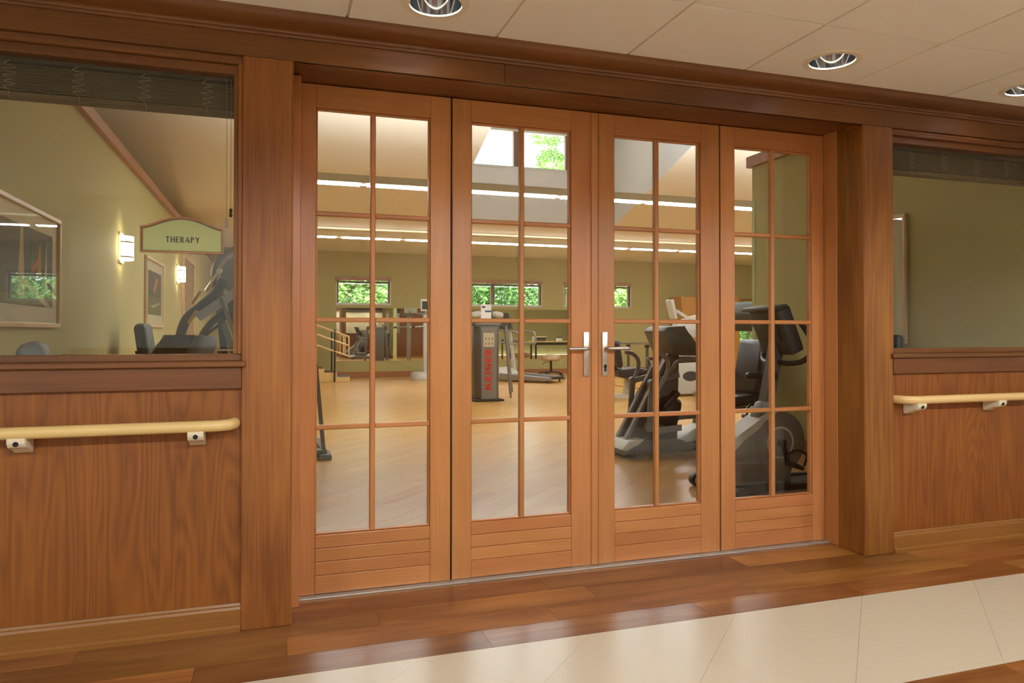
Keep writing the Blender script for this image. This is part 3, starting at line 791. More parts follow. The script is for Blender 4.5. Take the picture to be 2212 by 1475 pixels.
tl = ['leafy mid green tree outside the gym windows', 'leafy dark green tree outside the gym windows', 'tall pale green tree rising behind the clerestory window']
used = set()
for k, x, y, rz in spots:
    o = kinds[k] if k not in used else copy_tree(kinds[k]); used.add(k)
    o.location = (x, y, -.1); o.rotation_euler = (0, 0, rz); tag(o, tl[k], 'tree', ['mid green trees outside', 'dark green trees outside', 'tall pale trees outside'][k])

# ================================================================== THINGS ON THE GYM WALLS
def framed(name, X, y0, y1, z0, z1, face, label, shapes, ground, mat_w=.09, fw=.03):
    """picture hung on a wall X=const; face=+1 looks to +X"""
    t = tag(empty(name, (X, (y0 + y1) / 2, z0)), label, 'picture')
    oy = (y0 + y1) / 2; hw = (y1 - y0) / 2; H = z1 - z0
    def bx(nm, a, b, c, d, e, f, m, par=t, bev=0): 
        xs = sorted((face * a, face * b)); return B(xs[0], xs[1], c, d, e, f, bev=bev).build(nm, m, par, smooth=0)
    fr = MB()
    for q in ((-hw, hw, 0, fw), (-hw, hw, H - fw, H), (-hw, -hw + fw, fw, H - fw), (hw - fw, hw, fw, H - fw)):
        xs = sorted((face * .004, face * .034)); fr.box(xs[0], xs[1], q[0], q[1], q[2], q[3], .004)
    fr.build('frame', 'frame_maple', t)
    bx('mat_board', .006, .012, -hw + fw * .5, hw - fw * .5, fw * .5, H - fw * .5, 'mat_cream')
    pr = bx('print', .012, .0135, -hw + fw + mat_w, hw - fw - mat_w, fw + mat_w, H - fw - mat_w, ground)
    iw, ih = hw - fw - mat_w, H - 2 * (fw + mat_w)
    for k, (m_, poly) in enumerate(shapes):
        pts = [((u * 2 - 1) * iw, fw + mat_w + v * ih) for u, v in poly]
        d = sorted((face * (.0136 + k * .0003), face * (.0142 + k * .0003)))
        MB().prism(pts, d[0], d[1], 'YZ').build('print_shape', m_, pr, smooth=0)
    bx('picture_glass', .022, .0235, -hw + fw * .7, hw - fw * .7, fw * .7, H - fw * .7, 'picture_glass')
    return t
framed('picture', PLX, 4.35, 5.6, 1.175, 1.90, 1, 'maple framed abstract print of pale sail shapes on the green wall', [
    ('art_olive', [(0, 0), (1, 0), (1, .18), (0, .12)]), ('art_tan', [(.30, .1), (.44, .12), (.40, .98), (.36, .98)]), ('art_tan', [(.36, .30), (.46, .34), (.98, .0), (.86, .0)]),
    ('art_olive', [(.52, .35), (.62, .38), (.56, .8)]), ('art_ochre', [(.66, .4), (.76, .38), (.74, .86), (.70, .8)]), ('art_tan', [(.82, .3), (.88, .28), (.85, .95)]), ('art_orange', [(.55, .45), (.6, .44), (.72, .62), (.68, .64)])], 'art_dark', .1)
framed('picture', PLX, 9.1, 10.45, 1.20, 2.02, 1, 'maple framed dark print with an orange scribble beyond the wall light', [
    ('art_olive', [(0, 0), (1, 0), (1, .4), (0, .46)]), ('art_orange', [(.36, .56), (.48, .50), (.62, .66), (.74, .86), (.6, .9), (.5, .74)]), ('art_tan', [(.1, .2), (.4, .16), (.9, .28), (.86, .32), (.4, .22)])], 'art_dark', .12)
framed('picture', PRX, 4.475, 5.25, 1.06, 2.09, -1, 'maple framed print on the green wall beside the right corridor window', [('art_olive', [(0, 0), (1, 0), (1, .3), (0, .25)])], 'art_dark', .12)
for k, (y, z) in enumerate(((7.73, 1.82), (12.0, 1.89))):
    t = tag(empty('wall_sconce', (PLX, y, z)), ['lit half-round wall sconce between the two framed prints', 'lit half-round wall sconce beside the doorway'][k], 'wall lamp', 'wall sconces on the green wall')
    B(0, .02, -.09, .09, -.02, .27, .003).build('back_plate', 'bracket_cream', t)
    pts = [(.02, -.1)] + [(.02 + .10 * math.sin(math.pi * j / 8), -.1 * math.cos(math.pi * j / 8)) for j in range(1, 8)] + [(.02, .1)]
    MB().prism(pts, .01, .235, 'XY').build('shade', 'sconce_light', t)
    MB().prism([(a * 1.04, b * 1.04) for a, b in pts], .17, .185, 'XY').build('band', 'bracket_cream', t)
    MB().prism([(a * 1.04, b * 1.04) for a, b in pts], .03, .045, 'XY').build('band', 'bracket_cream', t)
dr = struct(empty('door_5', (PLX, 13.4, 0)), 'brown side door in a pale frame on the green wall', 'door')
B(.0, .012, -.72, .72, 0, 2.32).build('leaf', 'door_brown', dr, smooth=0)
for q in ((-.82, -.72, 0, 2.42), (.72, .82, 0, 2.42), (-.72, .72, 2.32, 2.42)): B(0, .04, q[0], q[1], q[2], q[3], .004).build('casing', 'frame_maple', dr)
MB().tube([(.012, -.6, 1.02), (.06, -.6, 1.02), (.065, -.5, 1.02)], .01, 8).build('lever', 'steel_satin', dr)

# ================================================================== EXERCISE MACHINES
def joint(mb, x, y, z, r, wd): mb.lathe([(0, -wd / 2), (r, -wd / 2), (r, wd / 2), (0, wd / 2)], x, y, z, 16, 'Y', caps=False)
def stepper(name, loc, rz, label, group, sub_seat='black_vinyl'):
    t = tag(empty(name, loc, rz), label, 'exercise machine', group)
    MB().prism([(-.47, .035), (-.47, .085), (-.40, .15), (-.15, .165), (.16, .15), (.26, .09), (.26, .035)], -.22, .22, 'XZ', .015).build('base', 'machine_dark', t)
    MB().prism([(-.475, .088), (-.40, .158), (-.24, .172), (-.30, .125), (-.42, .075)], -.225, .225, 'XZ', .006).build('step_plate', 'machine_light', t)
    MB().prism([(.2, .02), (.2, .10), (1.05, .06), (1.2, .02)], -.09, .09, 'XZ', .008).build('rail', 'machine_dark', t)
    MB().prism([(.17, .115), (.30, .20), (.50, .27), (.62, .24), (.40, .13), (.18, .085)], -.12, .12, 'XZ', .012).build('rail_cover', 'machine_light', t)
    for x in (-.36, 1.05): MB().tube([(x, -.24, .03), (x, .24, .03)], .028, 10, smooth=False).build('foot', 'black_plastic', t)
    MB().prism([(-.37, .15), (-.33, .15), (.11, .96), (.21, .96), (.19, .14)], -.075, .075, 'XZ', .012).build('tower', 'machine_dark', t)
    MB().bar((-.36, -.085, .16), (.13, -.085, 1.02), .03, .045, (0, 1, 0)).build('tower_edge', 'machine_grey', t)
    MB().bar((-.36, .085, .16), (.13, .085, 1.02), .03, .045, (0, 1, 0)).build('tower_edge', 'machine_grey', t)
    cn = MB().prism([(-.03, 1.16), (.02, 1.20), (.17, 1.21), (.27, 1.12), (.385, .95), (.34, .925), (.08, .93)], -.20, .20, 'XZ', .02).build('console', 'machine_dark', t)
    MB().prism([(.275, 1.11), (.20, 1.205), (.21, 1.21), (.385, .965), (.375, .958)], -.16, .16, 'XZ').build('screen', 'screen_dark', cn, smooth=0)
    for s_ in (-1, 1):
        MB().tube([(-.14, .27 * s_, .60), (-.05, .28 * s_, .76), (-.035, .29 * s_, .87), (-.09, .3 * s_, .935), (-.17, .3 * s_, .95)], .021, 10).build('swing_handle', 'machine_grey', t)
        MB().tube([(.05, .12 * s_, .70), (.06, .26 * s_, .86), (.12, .30 * s_, .885), (.42, .30 * s_, .89), (.62, .30 * s_, .885)], .019, 10).build('arm_bar', 'machine_grey', t)
        b = MB(); b.bar((-.15, .19 * s_, .68), (-.175, .19 * s_, .30), .022, .05, (1, 0, 0)); joint(b, -.15, .19 * s_, .68, .035, .05); joint(b, -.17, .19 * s_, .28, .045, .05); b.build('crank_link', 'machine_grey', t)
        b = MB(); b.bar((-.12, .22 * s_, .245), (.14, .22 * s_, .265), .022, .055, (0, 0, 1)); joint(b, -.12, .22 * s_, .245, .04, .04); b.build('crank_link', 'machine_grey', t)
        b = MB(); b.bar((-.15, .17 * s_, .68), (.16, .14 * s_, .75), .03, .05, (0, 0, 1)); b.build('crank_link', 'machine_grey', t)
        MB().pad((-.10, .17 * s_, .50), .17, .13, .035, rotm('Y', -62), .012).build('pedal', 'black_plastic', t)
        MB().prism([(-.02, .46), (.14, .60), (.17, .57), (.02, .42)], .12 * s_ - .05, .12 * s_ + .05, 'XZ', .006).build('heel_cup', 'black_plastic', t)
    MB().pad((.10, 0, .40), .24, .26, .30, rotm('Y', 15), .08).build('shroud', 'black_plastic', t)
    MB().bar((.15, 0, .33), (.62, 0, .35), .05, .05).build('slide_rail', 'machine_grey', t)
    MB().tube([(.42, -.1, .385), (.50, -.1, .40), (.56, -.1, .395)], .011, 8).build('seat_lever', 'yellow_grip', t)
    MB().prism([(.44, .10), (.48, .34), (.74, .38), (.78, .12)], -.13, .13, 'XZ', .02).build('seat_post', 'machine_dark', t)
    MB().bar((.6, 0, .37), (.95, 0, .43), .16, .05).build('seat_carriage', 'black_plastic', t)
    MB().pad((.88, 0, .485), .46, .44, .11, rotm('Y', -4), .045).build('seat', sub_seat, t)
    MB().pad((1.08, 0, .80), .13, .43, .56, rotm('Y', 10), .055).build('backrest', sub_seat, t)
    MB().bar((1.1, 0, .42), (1.14, 0, .8), .1, .05, (1, 0, 0)).build('back_support', 'black_plastic', t)
    for s_ in (-1, 1):
        MB().pad((.98, .27 * s_, .735), .33, .075, .06, None, .026).build('armrest', 'black_vinyl', t)
        MB().pad((1.06, .27 * s_, .655), .10, .06, .12, None, .02).build('armrest_bracket', 'black_plastic', t)
        MB().bar((1.1, .2 * s_, .58), (1.06, .27 * s_, .64), .04, .04).build('armrest_arm', 'black_plastic', t)
    return t
stepper('recumbent_stepper', (3.45, 6.15, 0), 0, 'grey recumbent stepper with black seat standing behind the keyhole door leaf', 'recumbent steppers')
rs2 = stepper('recumbent_stepper', (-.573, 6.225, 0), math.atan2(-.792, -.611), 'grey recumbent stepper behind the therapy sign window', 'recumbent steppers', 'seat_grey'); rs2.scale = (.93, .93, .93)

# upright bike
bk = tag(empty('exercise_bike', (3.45, 4.48, 0)), 'grey upright exercise bike with tilted dark console beside the partition wall', 'exercise bike')
for s_ in (-1, 1):
    MB().box(-.36, .76, .15 * s_ - .03, .15 * s_ + .03, .02, .072, .006).build('base_rail', 'black_plastic', bk)
    MB().box(-.2, .76, .183 * s_ - .004, .183 * s_ + .004, .012, .03).build('base_strip', 'machine_grey', bk)
for x, wh in ((-.44, True), (.74, False)):
    f = MB().tube([(x, -.27, .045), (x, .27, .045)], .032, 12, smooth=False).build('stabilizer', 'machine_light', bk)
    for s_ in (-1, 1):
        b = MB(); b.lathe([(.02, -.025), (.045, -.025), (.05, 0), (.045, .025), (.02, .025)], x - (.01 if wh else 0), .275 * s_, .05, 18, 'Y'); b.build('wheel' if wh else 'end_cap', 'black_plastic', f)
B(-.36, .76, -.16, .16, .02, .06).build('base_plate', 'black_plastic', bk)
arc = [(.02 + .225 * math.cos(R(a)), .36 + .225 * math.sin(R(a))) for a in range(100, -80, -12)]
MB().prism([(-.52, .06), (-.50, .22), (-.42, .345), (-.30, .43), (-.15, .515), (-.06, .565)] + arc + [(.12, .06)], -.085, .085, 'XZ', .012).build('housing', 'machine_grey', bk)
MB().prism([(-.505, .215), (-.42, .355), (-.30, .44), (-.15, .525), (-.05, .582), (.02, .592), (-.02, .560), (-.13, .480), (-.28, .385), (-.39, .30), (-.47, .20)], -.092, .092, 'XZ', .008).build('top_cover', 'machine_light', bk)
for s_ in (-1, 1):
    c = MB(); joint(c, .02, .087 * s_, .355, .205, .012); c = c.build('disc_cover', 'machine_grey', bk)
    g = MB(); g.lathe([(.10, .094 * s_), (.108, .0965 * s_), (.116, .094 * s_)], .02, 0, .355, 32, 'Y', caps=False); g.build('disc_ring', 'machine_light', c)
    px_, pz_ = (.065, .205) if s_ < 0 else (-.03, .5)
    b = MB(); b.bar((.02, .115 * s_, .355), (px_, .118 * s_, pz_), .02, .034, (0, 1, 0)); joint(b, .02, .11 * s_, .355, .028, .035); b.build('crank', 'black_plastic', bk)
    pd = MB().pad((px_, .19 * s_, pz_), .10, .10, .03, rotm('Y', 25), .01).build('pedal', 'black_plastic', bk)
    MB().tube([(px_ - .05, .16 * s_, pz_ + .01), (px_ - .035, .17 * s_, pz_ + .08), (px_ + .03, .19 * s_, pz_ + .105), (px_ + .085, .21 * s_, pz_ + .07), (px_ + .055, .22 * s_, pz_ + .0)], .009, 6).build('strap', 'black_plastic', pd)
MB().bar((-.05, 0, .54), (.06, 0, 1.06), .075, .085, (0, 1, 0)).build('post', 'machine_dark', bk)
MB().prism([(-.14, .53), (-.09, .64), (-.02, .66), (.03, .58)], -.055, .055, 'XZ', .012).build('post_boot', 'machine_grey', bk)
MB().box(-.035, .02, -.075, -.04, .80, .86, .008).build('hook', 'black_plastic', bk)
cs = MB().pad((.055, 0, 1.165), .12, .34, .35, rotm('Y', 22 * -1), .02).build('console', 'charcoal', bk)
MB().pad((-.02, 0, 1.20), .06, .24, .24, rotm('Y', -22), .015).build('console_back', 'black_plastic', cs)
MB().pad((-.045, 0, 1.325), .16, .33, .03, rotm('Y', -10), .012).build('reading_ledge', 'machine_dark', cs)
MB().pad((.118, 0, 1.15), .012, .28, .25, rotm('Y', -22), .004).build('screen', 'screen_dark', cs)
for s_ in (-1, 1):
    h = MB().tube([(.05, .02 * s_, .935), (.07, .12 * s_, .925), (.11, .22 * s_, .945), (.15, .265 * s_, 1.01), (.145, .27 * s_, 1.09), (.08, .265 * s_, 1.19), (.055, .262 * s_, 1.215)], .0195, 12).build('handlebar', 'black_vinyl', bk)
MB().bar((.55, 0, .06), (.62, 0, .86), .06, .07, (0, 1, 0)).build('seat_post', 'machine_dark', bk)
MB().prism([(.44, .90), (.50, .945), (.74, .95), (.78, .92), (.72, .88), (.5, .87)], -.11, .11, 'XZ', .03).build('saddle', 'black_vinyl', bk)

# chair by the right partition (only its back shows)
ch = tag(empty('exercise_chair', (4.53, 4.64, 0), 0), 'black padded chair against the green wall under the framed print', 'chair')
MB().pad((0, 0, .47), .30, .40, .08, None, .03).build('seat', 'black_vinyl', ch)
MB().pad((.115, 0, .90), .07, .38, .46, rotm('Y', 3), .03).build('backrest', 'black_vinyl', ch)
for x in (-.13, .13):
    for y in (-.17, .17): MB().tube([(x, y, .44), (x * 1.1, y * 1.1, 0)], .012, 8, smooth=False).build('leg', 'black_plastic', ch)
MB().bar((.13, 0, .45), (.13, 0, .75), .05, .03, (1, 0, 0)).build('back_post', 'black_plastic', ch)

# column strength machine
ks = tag(empty('cable_machine', (3.37, 11.72, 0)), 'tall charcoal cable machine with red KEISER lettering and hanging arms', 'exercise machine')
MB().prism([(-.21, -.05), (-.15, -.20), (.15, -.20), (.21, -.05), (.21, .2), (-.21, .2)], .02, 1.24, 'XY', .006).build('column', 'machine_dark', ks)
B(-.13, .13, -.204, -.199, .04, 1.22).build('front_panel', 'machine_grey', ks, smooth=0)
lb = B(-.10, .085, -.209, -.2045, .90, 1.13).build('instruction_label', 'label_tan', ks, smooth=0)
pic = MB()
for i in range(3):
    for j in range(2):
        cx, cz = -.06 + i * .055, .955 + j * .08
        pic.box(cx - .006, cx + .006, -.2105, -.2092, cz - .012, cz + .014); pic.box(cx - .014, cx + .012, -.2105, -.2092, cz - .022, cz - .016); pic.box(cx + .002, cx + .016, -.2105, -.2092, cz + .004, cz + .009)
pic.build('pictogram', 'sign_ink', lb, smooth=0)
polys, tw = text_polys('KEISER', .25, .2, .12)
kt = MB(); KS = .675 / tw
for q in polys: kt.prism([(.035 - b * .105, .19 + a * KS) for a, b in q], -.2075, -.2045, 'XZ')
kt.build('lettering', 'red_print', ks, smooth=0)
MB().box(-.25, .25, -.24, .24, 0, .035, .01).build('foot_plate', 'black_plastic', ks)
MB().tube([(-.33, -.1, 1.27), (.33, -.1, 1.27)], .045, 12, smooth=False).build('crossbar', 'machine_grey', ks)
for s_ in (-1, 1):
    MB().pad((.19 * s_ - .01, -.1, 1.43), .17, .16, .10, rotm('Y', 12 * s_), .04).build('pod', 'machine_light', ks)
    b = MB(); joint(b, .285 * s_, -.1, 1.26, .07, .12); b.build('shoulder', 'charcoal', ks)
    ar = MB(); ar.bar((.29 * s_, -.18, 1.24), (.36 * s_, -.24, .12), .035, .05, (0, 1, 0)); ar.bar((.31 * s_, -.12, 1.22), (.41 * s_, -.16, .14), .03, .045, (0, 1, 0))
    ar = ar.build('arm', 'machine_grey', ks)
    MB().tube([(.36 * s_, -.24, .12), (.365 * s_, -.245, .05)], .016, 8, smooth=False).build('pulley_end', 'chrome', ar)
dp = B(-.13, .05, -.16, -.13, 1.36, 1.60, .006).build('display', 'paper_white', ks)
B(-.06, .045, -.163, -.1605, 1.47, 1.50).build('display_stripe', 'blue_print', dp, smooth=0)
B(-.11, -.06, -.163, -.1605, 1.54, 1.57).build('display_mark', 'sign_ink', dp, smooth=0)
MB().bar((-.04, -.1, 1.28), (-.04, -.13, 1.45), .05, .03).build('display_stem', 'charcoal', ks)

# treadmill
def treadmill(loc, rz, label):
    t = tag(empty('treadmill', loc, rz), label, 'treadmill', 'treadmills')
    MB().prism([(0, .05), (.02, .26), (.10, .31), (.34, .25), (.46, .17), (.46, .05)], -.36, .36, 'XZ', .02).build('motor_hood', 'machine_light', t)
    for s_ in (-1, 1):
        MB().prism([(.30, .05), (.34, .19), (1.62, .13), (1.70, .09), (1.66, .05)], .33 * s_ - .05, .33 * s_ + .05, 'XZ', .01).build('side_rail', 'machine_silver', t)
        MB().bar((.32, .38 * s_, .1), (.16, .38 * s_, 1.22), .05, .09, (0, 1, 0)).build('upright', 'machine_light', t)
        MB().tube([(.15, .38 * s_, 1.15), (.4, .38 * s_, 1.17), (.78, .38 * s_, 1.15), (.86, .38 * s_, 1.08), (.87, .38 * s_, .90), (.78, .38 * s_, .86), (.26, .38 * s_, .92)], .024, 10).build('handrail', 'machine_silver', t)
        MB().lathe([(.02, 0), (.02, .05)], 1.55, .3 * s_, 0, 10).build('foot', 'black_plastic', t)
    MB().box(.36, 1.68, -.28, .28, .10, .135, .01).build('belt', 'black_plastic', t)
    cn = MB().prism([(.05, 1.16), (.02, 1.42), (.10, 1.60), (.17, 1.60), (.30, 1.22), (.28, 1.16)], -.33, .33, 'XZ', .02).build('console', 'charcoal', t)
    MB().prism([(.175, 1.58), (.182, 1.58), (.30, 1.25), (.293, 1.25)], -.25, .25, 'XZ').build('screen', 'screen_dark', cn, smooth=0)
    return t
treadmill((5.0, 16.55, 0), math.atan2(-1.2, 1.05), 'silver treadmill in front of the mirror behind the cable machine')
treadmill((6.55, 9.35, 0), R(65), 'silver treadmill behind the recumbent stepper and the partition wall')

# stool
so = tag(empty('stool', (6.72, 17.35, 0)), 'round tan padded stool on a black caster base by the mirror', 'stool')
MB().lathe([(0, .41), (.20, .41), (.23, .44), (.235, .50), (.21, .545), (.12, .56), (0, .56)], 0, 0, 0, 28).build('seat', 'tan_vinyl', so)
MB().tube([(0, 0, .12), (0, 0, .41)], .028, 12, smooth=False).build('column', 'black_plastic', so)
MB().tube([(0, 0, .385), (-.18, -.05, .37), (-.24, -.06, .33)], .009, 6).build('height_lever', 'black_plastic', so)
for k in range(5):
    a = R(20 + 72 * k); c_, s_ = math.cos(a), math.sin(a)
    lg = MB().tube([(0, 0, .13), (.18 * c_, .18 * s_, .12), (.33 * c_, .33 * s_, .085)], .018, 8).build('base_leg', 'black_plastic', so)
    b = MB(); b.lathe([(0, -.02), (.032, -.02), (.032, .02), (0, .02)], .33 * c_, .33 * s_, .033, 14, 'Y', caps=False); b.tube([(.33 * c_, .33 * s_, .04), (.33 * c_, .33 * s_, .09)], .01, 6, smooth=False); b.build('caster', 'black_plastic', lg)

# standing scale
sc = tag(empty('standing_scale', (3.40, 17.2, 0)), 'white standing scale with round base and monitor by the mirror', 'scale')
MB().lathe([(0, 0), (.33, 0), (.34, .04), (.32, .10), (.31, .17), (.26, .185), (0, .185)], 0, 0, 0, 32).build('base', 'machine_light', sc)
MB().box(.02, .12, .12, .22, .17, 1.6, .012).build('column', 'machine_light', sc)
MB().box(-.12, .22, .10, .24, 1.56, 1.60, .01).build('top_bracket', 'machine_silver', sc)
mn = MB().box(-.05, .30, .12, .17, 1.64, 1.93, .012).build('monitor', 'paper_white', sc)
B(-.02, .27, .117, .1195, 1.68, 1.88).build('screen', 'screen_dark', mn, smooth=0)
MB().bar((.07, .15, 1.58), (.1, .15, 1.70), .05, .04).build('monitor_stem', 'machine_silver', sc)
for s_ in (-1, 1):
    g = MB().tube([(.07, .17, 1.28), (.05 + .1 * s_, .1, 1.275), (.03 + .3 * s_, -.05, 1.255), (.02 + .40 * s_, -.12, 1.25)], .014, 8).build('arm', 'machine_light', sc)
    MB().tube([(.03 + .25 * s_, -.02, 1.262), (.03 + .34 * s_, -.08, 1.253)], .02, 8, smooth=False).build('grip', 'black_plastic', g)

# therapy stairs
ts = tag(empty('therapy_stairs', (1.30, 17.4, 0)), 'small wooden practice stairs with maple handrails and black posts', 'stairs')
for x0, x1, z in ((.06, .35, .11), (-.22, .06, .215), (-.9, -.22, .305)):
    o = B(x0, x1, -.42, .42, 0, z, .004).build('step', 'maple', ts); B(x0 + .02, x1 - .02, -.36, .36, z, z + .006).build('tread_mat', 'charcoal', o, smooth=0)
for y in (-.45, .45):
    for dz in (0, -.205, -.45):
        MB().tube([(-.75, y, 1.42 + dz), (-.38, y, 1.285 + dz), (.32, y, 1.03 + dz)], .02, 8, smooth=False).build('handrail', 'maple', ts)
    MB().bar((.32, y, 1.04), (.32, y, .565), .03, .035, (0, 1, 0)).build('rail_end', 'maple', ts); MB().bar((.20, y, 1.07), (.20, y, .62), .025, .03, (0, 1, 0)).build('rail_end', 'maple', ts)
    MB().bar((.005, y, 0), (.005, y, 1.19), .035, .035, (0, 1, 0)).build('post', 'black_plastic', ts)
    MB().bar((-.6, y, 0), (-.6, y, 1.36), .035, .035, (0, 1, 0)).build('post', 'black_plastic', ts)

# lever strength machine behind the sign window (its right leg shows past the post)
lm = tag(empty('lever_machine', (-.2, 6.85, 0)), 'grey lever arm strength machine with silver beams behind the therapy sign', 'exercise machine')
def LP(X, Z, Y=0): return (X + .2, Y, Z)
MB().tube([LP(-.80, .02, .1), LP(-.80, .7, .1), LP(-.79, 1.0, .05), LP(-.73, 1.24, 0), LP(-.62, 1.36, 0), LP(-.50, 1.47, 0), LP(-.42, 1.60, 0)], .042, 12).build('main_tube', 'machine_dark', lm)
MB().tube([LP(-.60, .9, -.1), LP(-.60, 1.08, -.1), LP(-.50, 1.24, -.1), LP(-.38, 1.32, -.08)], .03, 10).build('side_tube', 'machine_dark', lm)
MB().bar(LP(-.62, 1.27, -.14), LP(.12, 1.80, -.14), .03, .075, (0, 0, 1)).build('beam', 'machine_silver', lm)
b = MB(); b.bar(LP(-.49, 1.42, -.05), LP(-.33, .95, -.05), .05, .05, (0, 1, 0)); b.bar(LP(-.44, 1.44, -.16), LP(-.27, .98, -.16), .03, .035, (0, 1, 0)); b.bar(LP(-.33, .95, -.05), LP(-.30, .03, -.05), .05, .05, (0, 1, 0)); b.build('brace', 'machine_grey', lm)
MB().tube([LP(-.56, 1.50, -.1), LP(-.45, 1.68, -.1)], .014, 8, smooth=False).build('rod', 'chrome', lm)
MB().tube([LP(-.465, 1.655, -.1), LP(-.44, 1.695, -.1)], .024, 10, smooth=False).build('rod_cap', 'paper_white', lm)
b = MB(); b.lathe([(.0, -.05), (.26, -.05), (.28, -.02), (.28, .02), (.26, .05), (0, .05)], .2 - .26, .06, 1.64, 36, 'Y', caps=False); dk = b.build('cam_disc', 'machine_grey', lm)
b = MB(); b.lathe([(.19, -.055), (.2, -.06), (.225, -.055)], .2 - .26, .06, 1.64, 36, 'Y', caps=False); b.build('disc_rim', 'machine_light', dk)
MB().bar(LP(-.42, .92, .12), LP(-.46, 1.36, .12), .06, .05, (0, 1, 0)).build('back_pad', 'seat_green', lm)
MB().pad(LP(-.31, 1.18, .06), .07, .16, .48, rotm('Y', -14), .025).build('arm_pad', 'seat_green', lm)
for p in ((-.67, 1.39, -.60, 1.50), (-.70, 1.22, -.63, 1.33)): MB().tube([LP(p[0], p[1], -.09), LP(p[2], p[3], -.09)], .014, 8, smooth=False).build('grip', 'yellow_grip', lm)
MB().tube([LP(-.64, .98, -.15), LP(-.55, 1.12, -.15), LP(-.46, 1.2, -.15), LP(-.40, 1.27, -.12)], .012, 8).build('hose', 'black_plastic', lm)
MB().box(-.75, .66, -.06, .06, .02, .08, .008).build('floor_beam', 'machine_dark', lm)
b = MB(); b.bar(LP(.36, .86), LP(.435, .03), .035, .05, (0, 1, 0)); b.build('leg', 'machine_grey', lm)
B(.585, .695, -.14, .14, 0, .045, .006).build('foot', 'machine_dark', lm); B(.55, .66, .7, .98, 0, .045, .006).build('foot', 'machine_dark', lm)
MB().bar((.64, 0, .05), (.605, .84, .05), .04, .04).build('floor_beam', 'machine_dark', lm)
MB().bar(LP(.36, .85), LP(-.30, .95), .04, .05, (0, 0, 1)).build('cross_beam', 'machine_grey', lm)
MB().pad(LP(.16, .50, -.2), .36, .3, .09, None, .035).build('seat', 'seat_green', lm); MB().bar(LP(.16, .03, -.2), LP(.16, .46, -.2), .06, .06).build('seat_post', 'machine_dark', lm); MB().bar(LP(.16, .05, -.22), LP(.16, .05, .05), .05, .05).build('floor_beam', 'machine_dark', lm)
B(-.36, -.14, -.2, -.06, .985, 1.0).build('label_card', 'paper_white', lm, smooth=0); MB().bar((-.25, -.1, .05), (-.25, -.1, .985), .03, .03).build('card_post', 'machine_dark', lm)

# padded seats on posts
def post_seat(loc, rz, mat, label, ht=1.0):
    t = tag(empty('seated_machine', loc, rz), label, 'exercise seat', 'padded machine seats on posts')
    MB().box(-.34, .40, -.05, .05, .03, .11, .01).build('floor_beam', 'machine_light', t)
    for x in (-.31, .38): MB().tube([(x, -.21, .035), (x, .21, .035)], .03, 10, smooth=False).build('foot', 'black_plastic', t)
    MB().prism([(-.06, .1), (-.02, ht - .62), (.16, ht - .62), (.12, .1)], -.06, .06, 'XZ', .012).build('post', 'machine_light', t)
    MB().prism([(-.22, ht - .48), (-.2, ht - .6), (.1, ht - .66), (.3, ht - .56), (.32, ht - .48), (.1, ht - .44)], -.22, .22, 'XZ', .03).build('seat', mat, t)
    MB().pad((-.2, 0, ht - .22), .11, .42, .46, rotm('Y', -8), .05).build('backrest', mat, t)
    MB().bar((-.18, 0, ht - .58), (-.27, 0, ht - .25), .08, .04, (1, 0, 0)).build('back_support', 'black_plastic', t)
    MB().tube([(.2, -.24, ht - .52), (.3, -.25, ht - .47), (.4, -.24, ht - .47)], .012, 8).build('side_grip', 'black_plastic', t)
    return t
post_seat((5.62, 11.0, 0), R(-8), 'black_vinyl', 'black padded machine seat on a pale post behind the keyhole door lever', 1.0)
post_seat((-.95, 7.6, 0), 0, 'seat_green', 'dark green padded machine seat below the orange scribble print', 1.22)
post_seat((-.78, 3.72, 0), R(12), 'seat_grey', 'grey padded machine seat under the framed sail print', 1.1)

# press machine with pale shrouds
pm = tag(empty('press_machine', (7.2, 11.5, 0)), 'pale grey press machine with long angled arms beyond the recumbent stepper', 'exercise machine')
MB().prism([(-.45, .03), (-.42, .40), (-.36, .72), (.1, .80), (.25, .70), (.18, .05)], -.16, .16, 'XZ', .03).build('lower_shroud', 'machine_light', pm)
b = MB(); b.lathe([(0, -.172), (.13, -.172), (.14, -.16), (.14, -.155)], 0, 0, 0, 28, 'Y', caps=False)
o = b.build('shroud_vent', 'charcoal', pm); o.location = (-.14, 0, .36); o.scale = (1.15, 1, .62)
MB().prism([(-.40, 1.18), (-.36, 1.32), (-.05, 1.42), (.95, 1.66), (1.0, 1.30), (.5, 1.02), (-.1, 1.05)], -.1, .1, 'XZ', .03).build('upper_shroud', 'machine_light', pm)
MB().prism([(.2, .03), (.25, 1.2), (.5, 1.2), (.55, .03)], -.09, .09, 'XZ', .02).build('column', 'machine_light', pm)
MB().pad((-.43, 0, 1.55), .07, .2, .36, rotm('Y', 14 * -1), .02).build('press_pad', 'machine_light', pm)
MB().bar((-.36, 0, 1.54), (-.05, 0, 1.36), .05, .05, (0, 1, 0)).build('press_arm', 'machine_light', pm)
MB().pad((-.38, 0, 1.50), .07, .08, .12, None, .015).build('pivot', 'black_plastic', pm)
MB().tube([(-.2, -.2, 1.05), (-.1, -.22, .95), (.1, -.22, .9)], .03, 8).build('grip', 'black_plastic', pm)
MB().pad((.35, -.25, .62), .3, .26, .1, None, .04).build('seat', 'black_vinyl', pm); MB().bar((.35, -.09, .58), (.35, -.25, .58), .08, .05).build('seat_bracket', 'machine_dark', pm)
MB().box(-.6, .9, -.06, .06, 0, .05, .01).build('floor_beam', 'machine_light', pm)

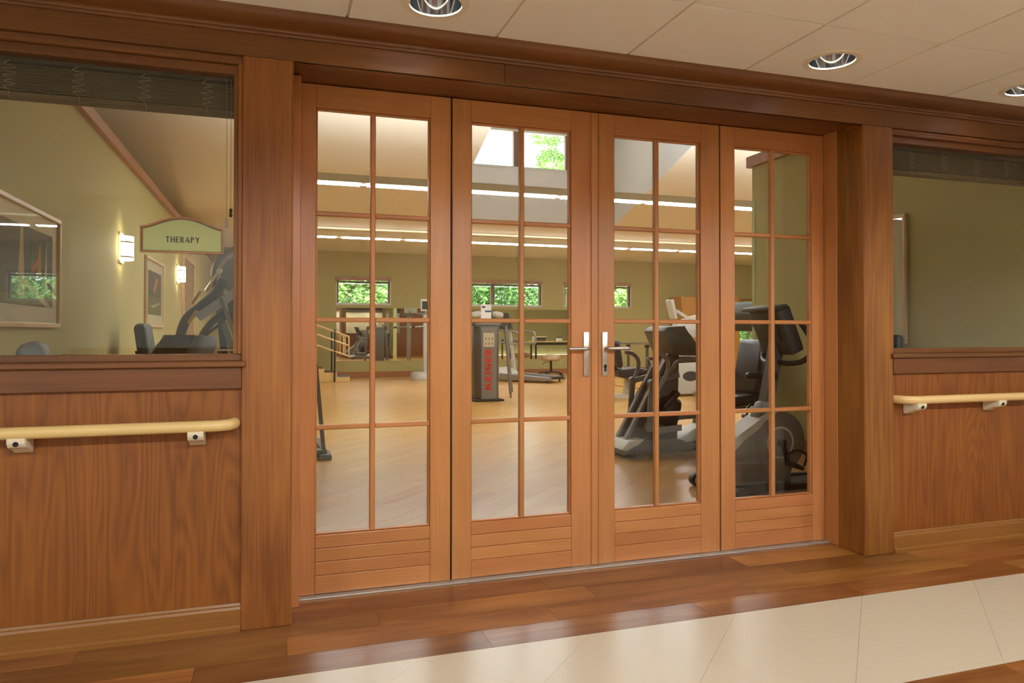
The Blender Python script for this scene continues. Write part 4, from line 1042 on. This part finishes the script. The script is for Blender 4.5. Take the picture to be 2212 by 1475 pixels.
# parallel bars
pb = tag(empty('parallel_bars', (7.35, 13.9, 0), R(6)), 'chrome parallel walking bars on black posts in front of the mirror', 'parallel bars')
for x in (-.3, .3):
    MB().tube([(x, -1.0, .90), (x, 1.0, .90)], .02, 10, smooth=False).build('bar', 'chrome', pb)
    for y in (-.8, .8):
        o = MB().bar((x, y, 0), (x, y, .84), .045, .045, (0, 1, 0)).build('post', 'machine_dark', pb); MB().pad((x, y, .855), .07, .09, .06, None, .01).build('clamp', 'black_plastic', o)
B(-.45, .45, -1.0, 1.0, 0, .02, .004).build('platform', 'oak', pb)

# wardrobe on the back wall
wd_ = tag(empty('wardrobe', (11.75, 18.1, 0)), 'tall oak wardrobe against the back gym wall', 'wardrobe')
B(-.95, .95, -.3, .36, 0, 2.14, .004).build('body', 'oak', wd_)
for s_ in (-1, 1):
    o = B(*sorted((.01 * s_, .93 * s_)), -.32, -.301, .06, 2.12, .003).build('door', 'oak', wd_); MB().tube([(.07 * s_, -.322, .95), (.07 * s_, -.345, .97), (.07 * s_, -.345, 1.08), (.07 * s_, -.322, 1.1)], .006, 6).build('handle', 'steel_satin', o)

# desk group reflected in the mirror
dk_ = tag(empty('desk', (10.9, 9.2, 0)), 'office desk with black legs seen reflected in the gym mirror', 'desk')
B(-1.0, 1.0, -.35, .35, .715, .75, .004).build('top', 'maple', dk_)
for x in (-.9, .9):
    for y in (-.28, .28): B(x - .03, x + .03, y - .03, y + .03, 0, .715).build('leg', 'black_plastic', dk_, smooth=0)
B(-.9, .9, -.02, .02, .60, .70).build('rail', 'black_plastic', dk_, smooth=0)
pn = tag(empty('printer', (10.25, 9.2, .75)), 'beige printer standing on the office desk', 'printer')
MB().box(-.25, .25, -.2, .2, 0, .2, .015).build('body', 'label_tan', pn); B(-.2, .2, .2, .28, .05, .07).build('paper_tray', 'charcoal', pn, smooth=0); B(-.22, .22, .195, .203, .08, .15).build('slot', 'black_plastic', pn, smooth=0)
tp = tag(empty('telephone', (11.1, 9.25, .75)), 'white desk telephone on the office desk', 'telephone')
MB().prism([(-.1, 0), (-.1, .06), (.02, .12), (.1, .12), (.1, 0)], -.1, .1, 'YZ', .008).build('body', 'paper_white', tp); MB().tube([(-.1, .02, .14), (-.06, .02, .16), (.06, .02, .16), (.1, .02, .14)], .02, 8).build('handset', 'charcoal', tp)
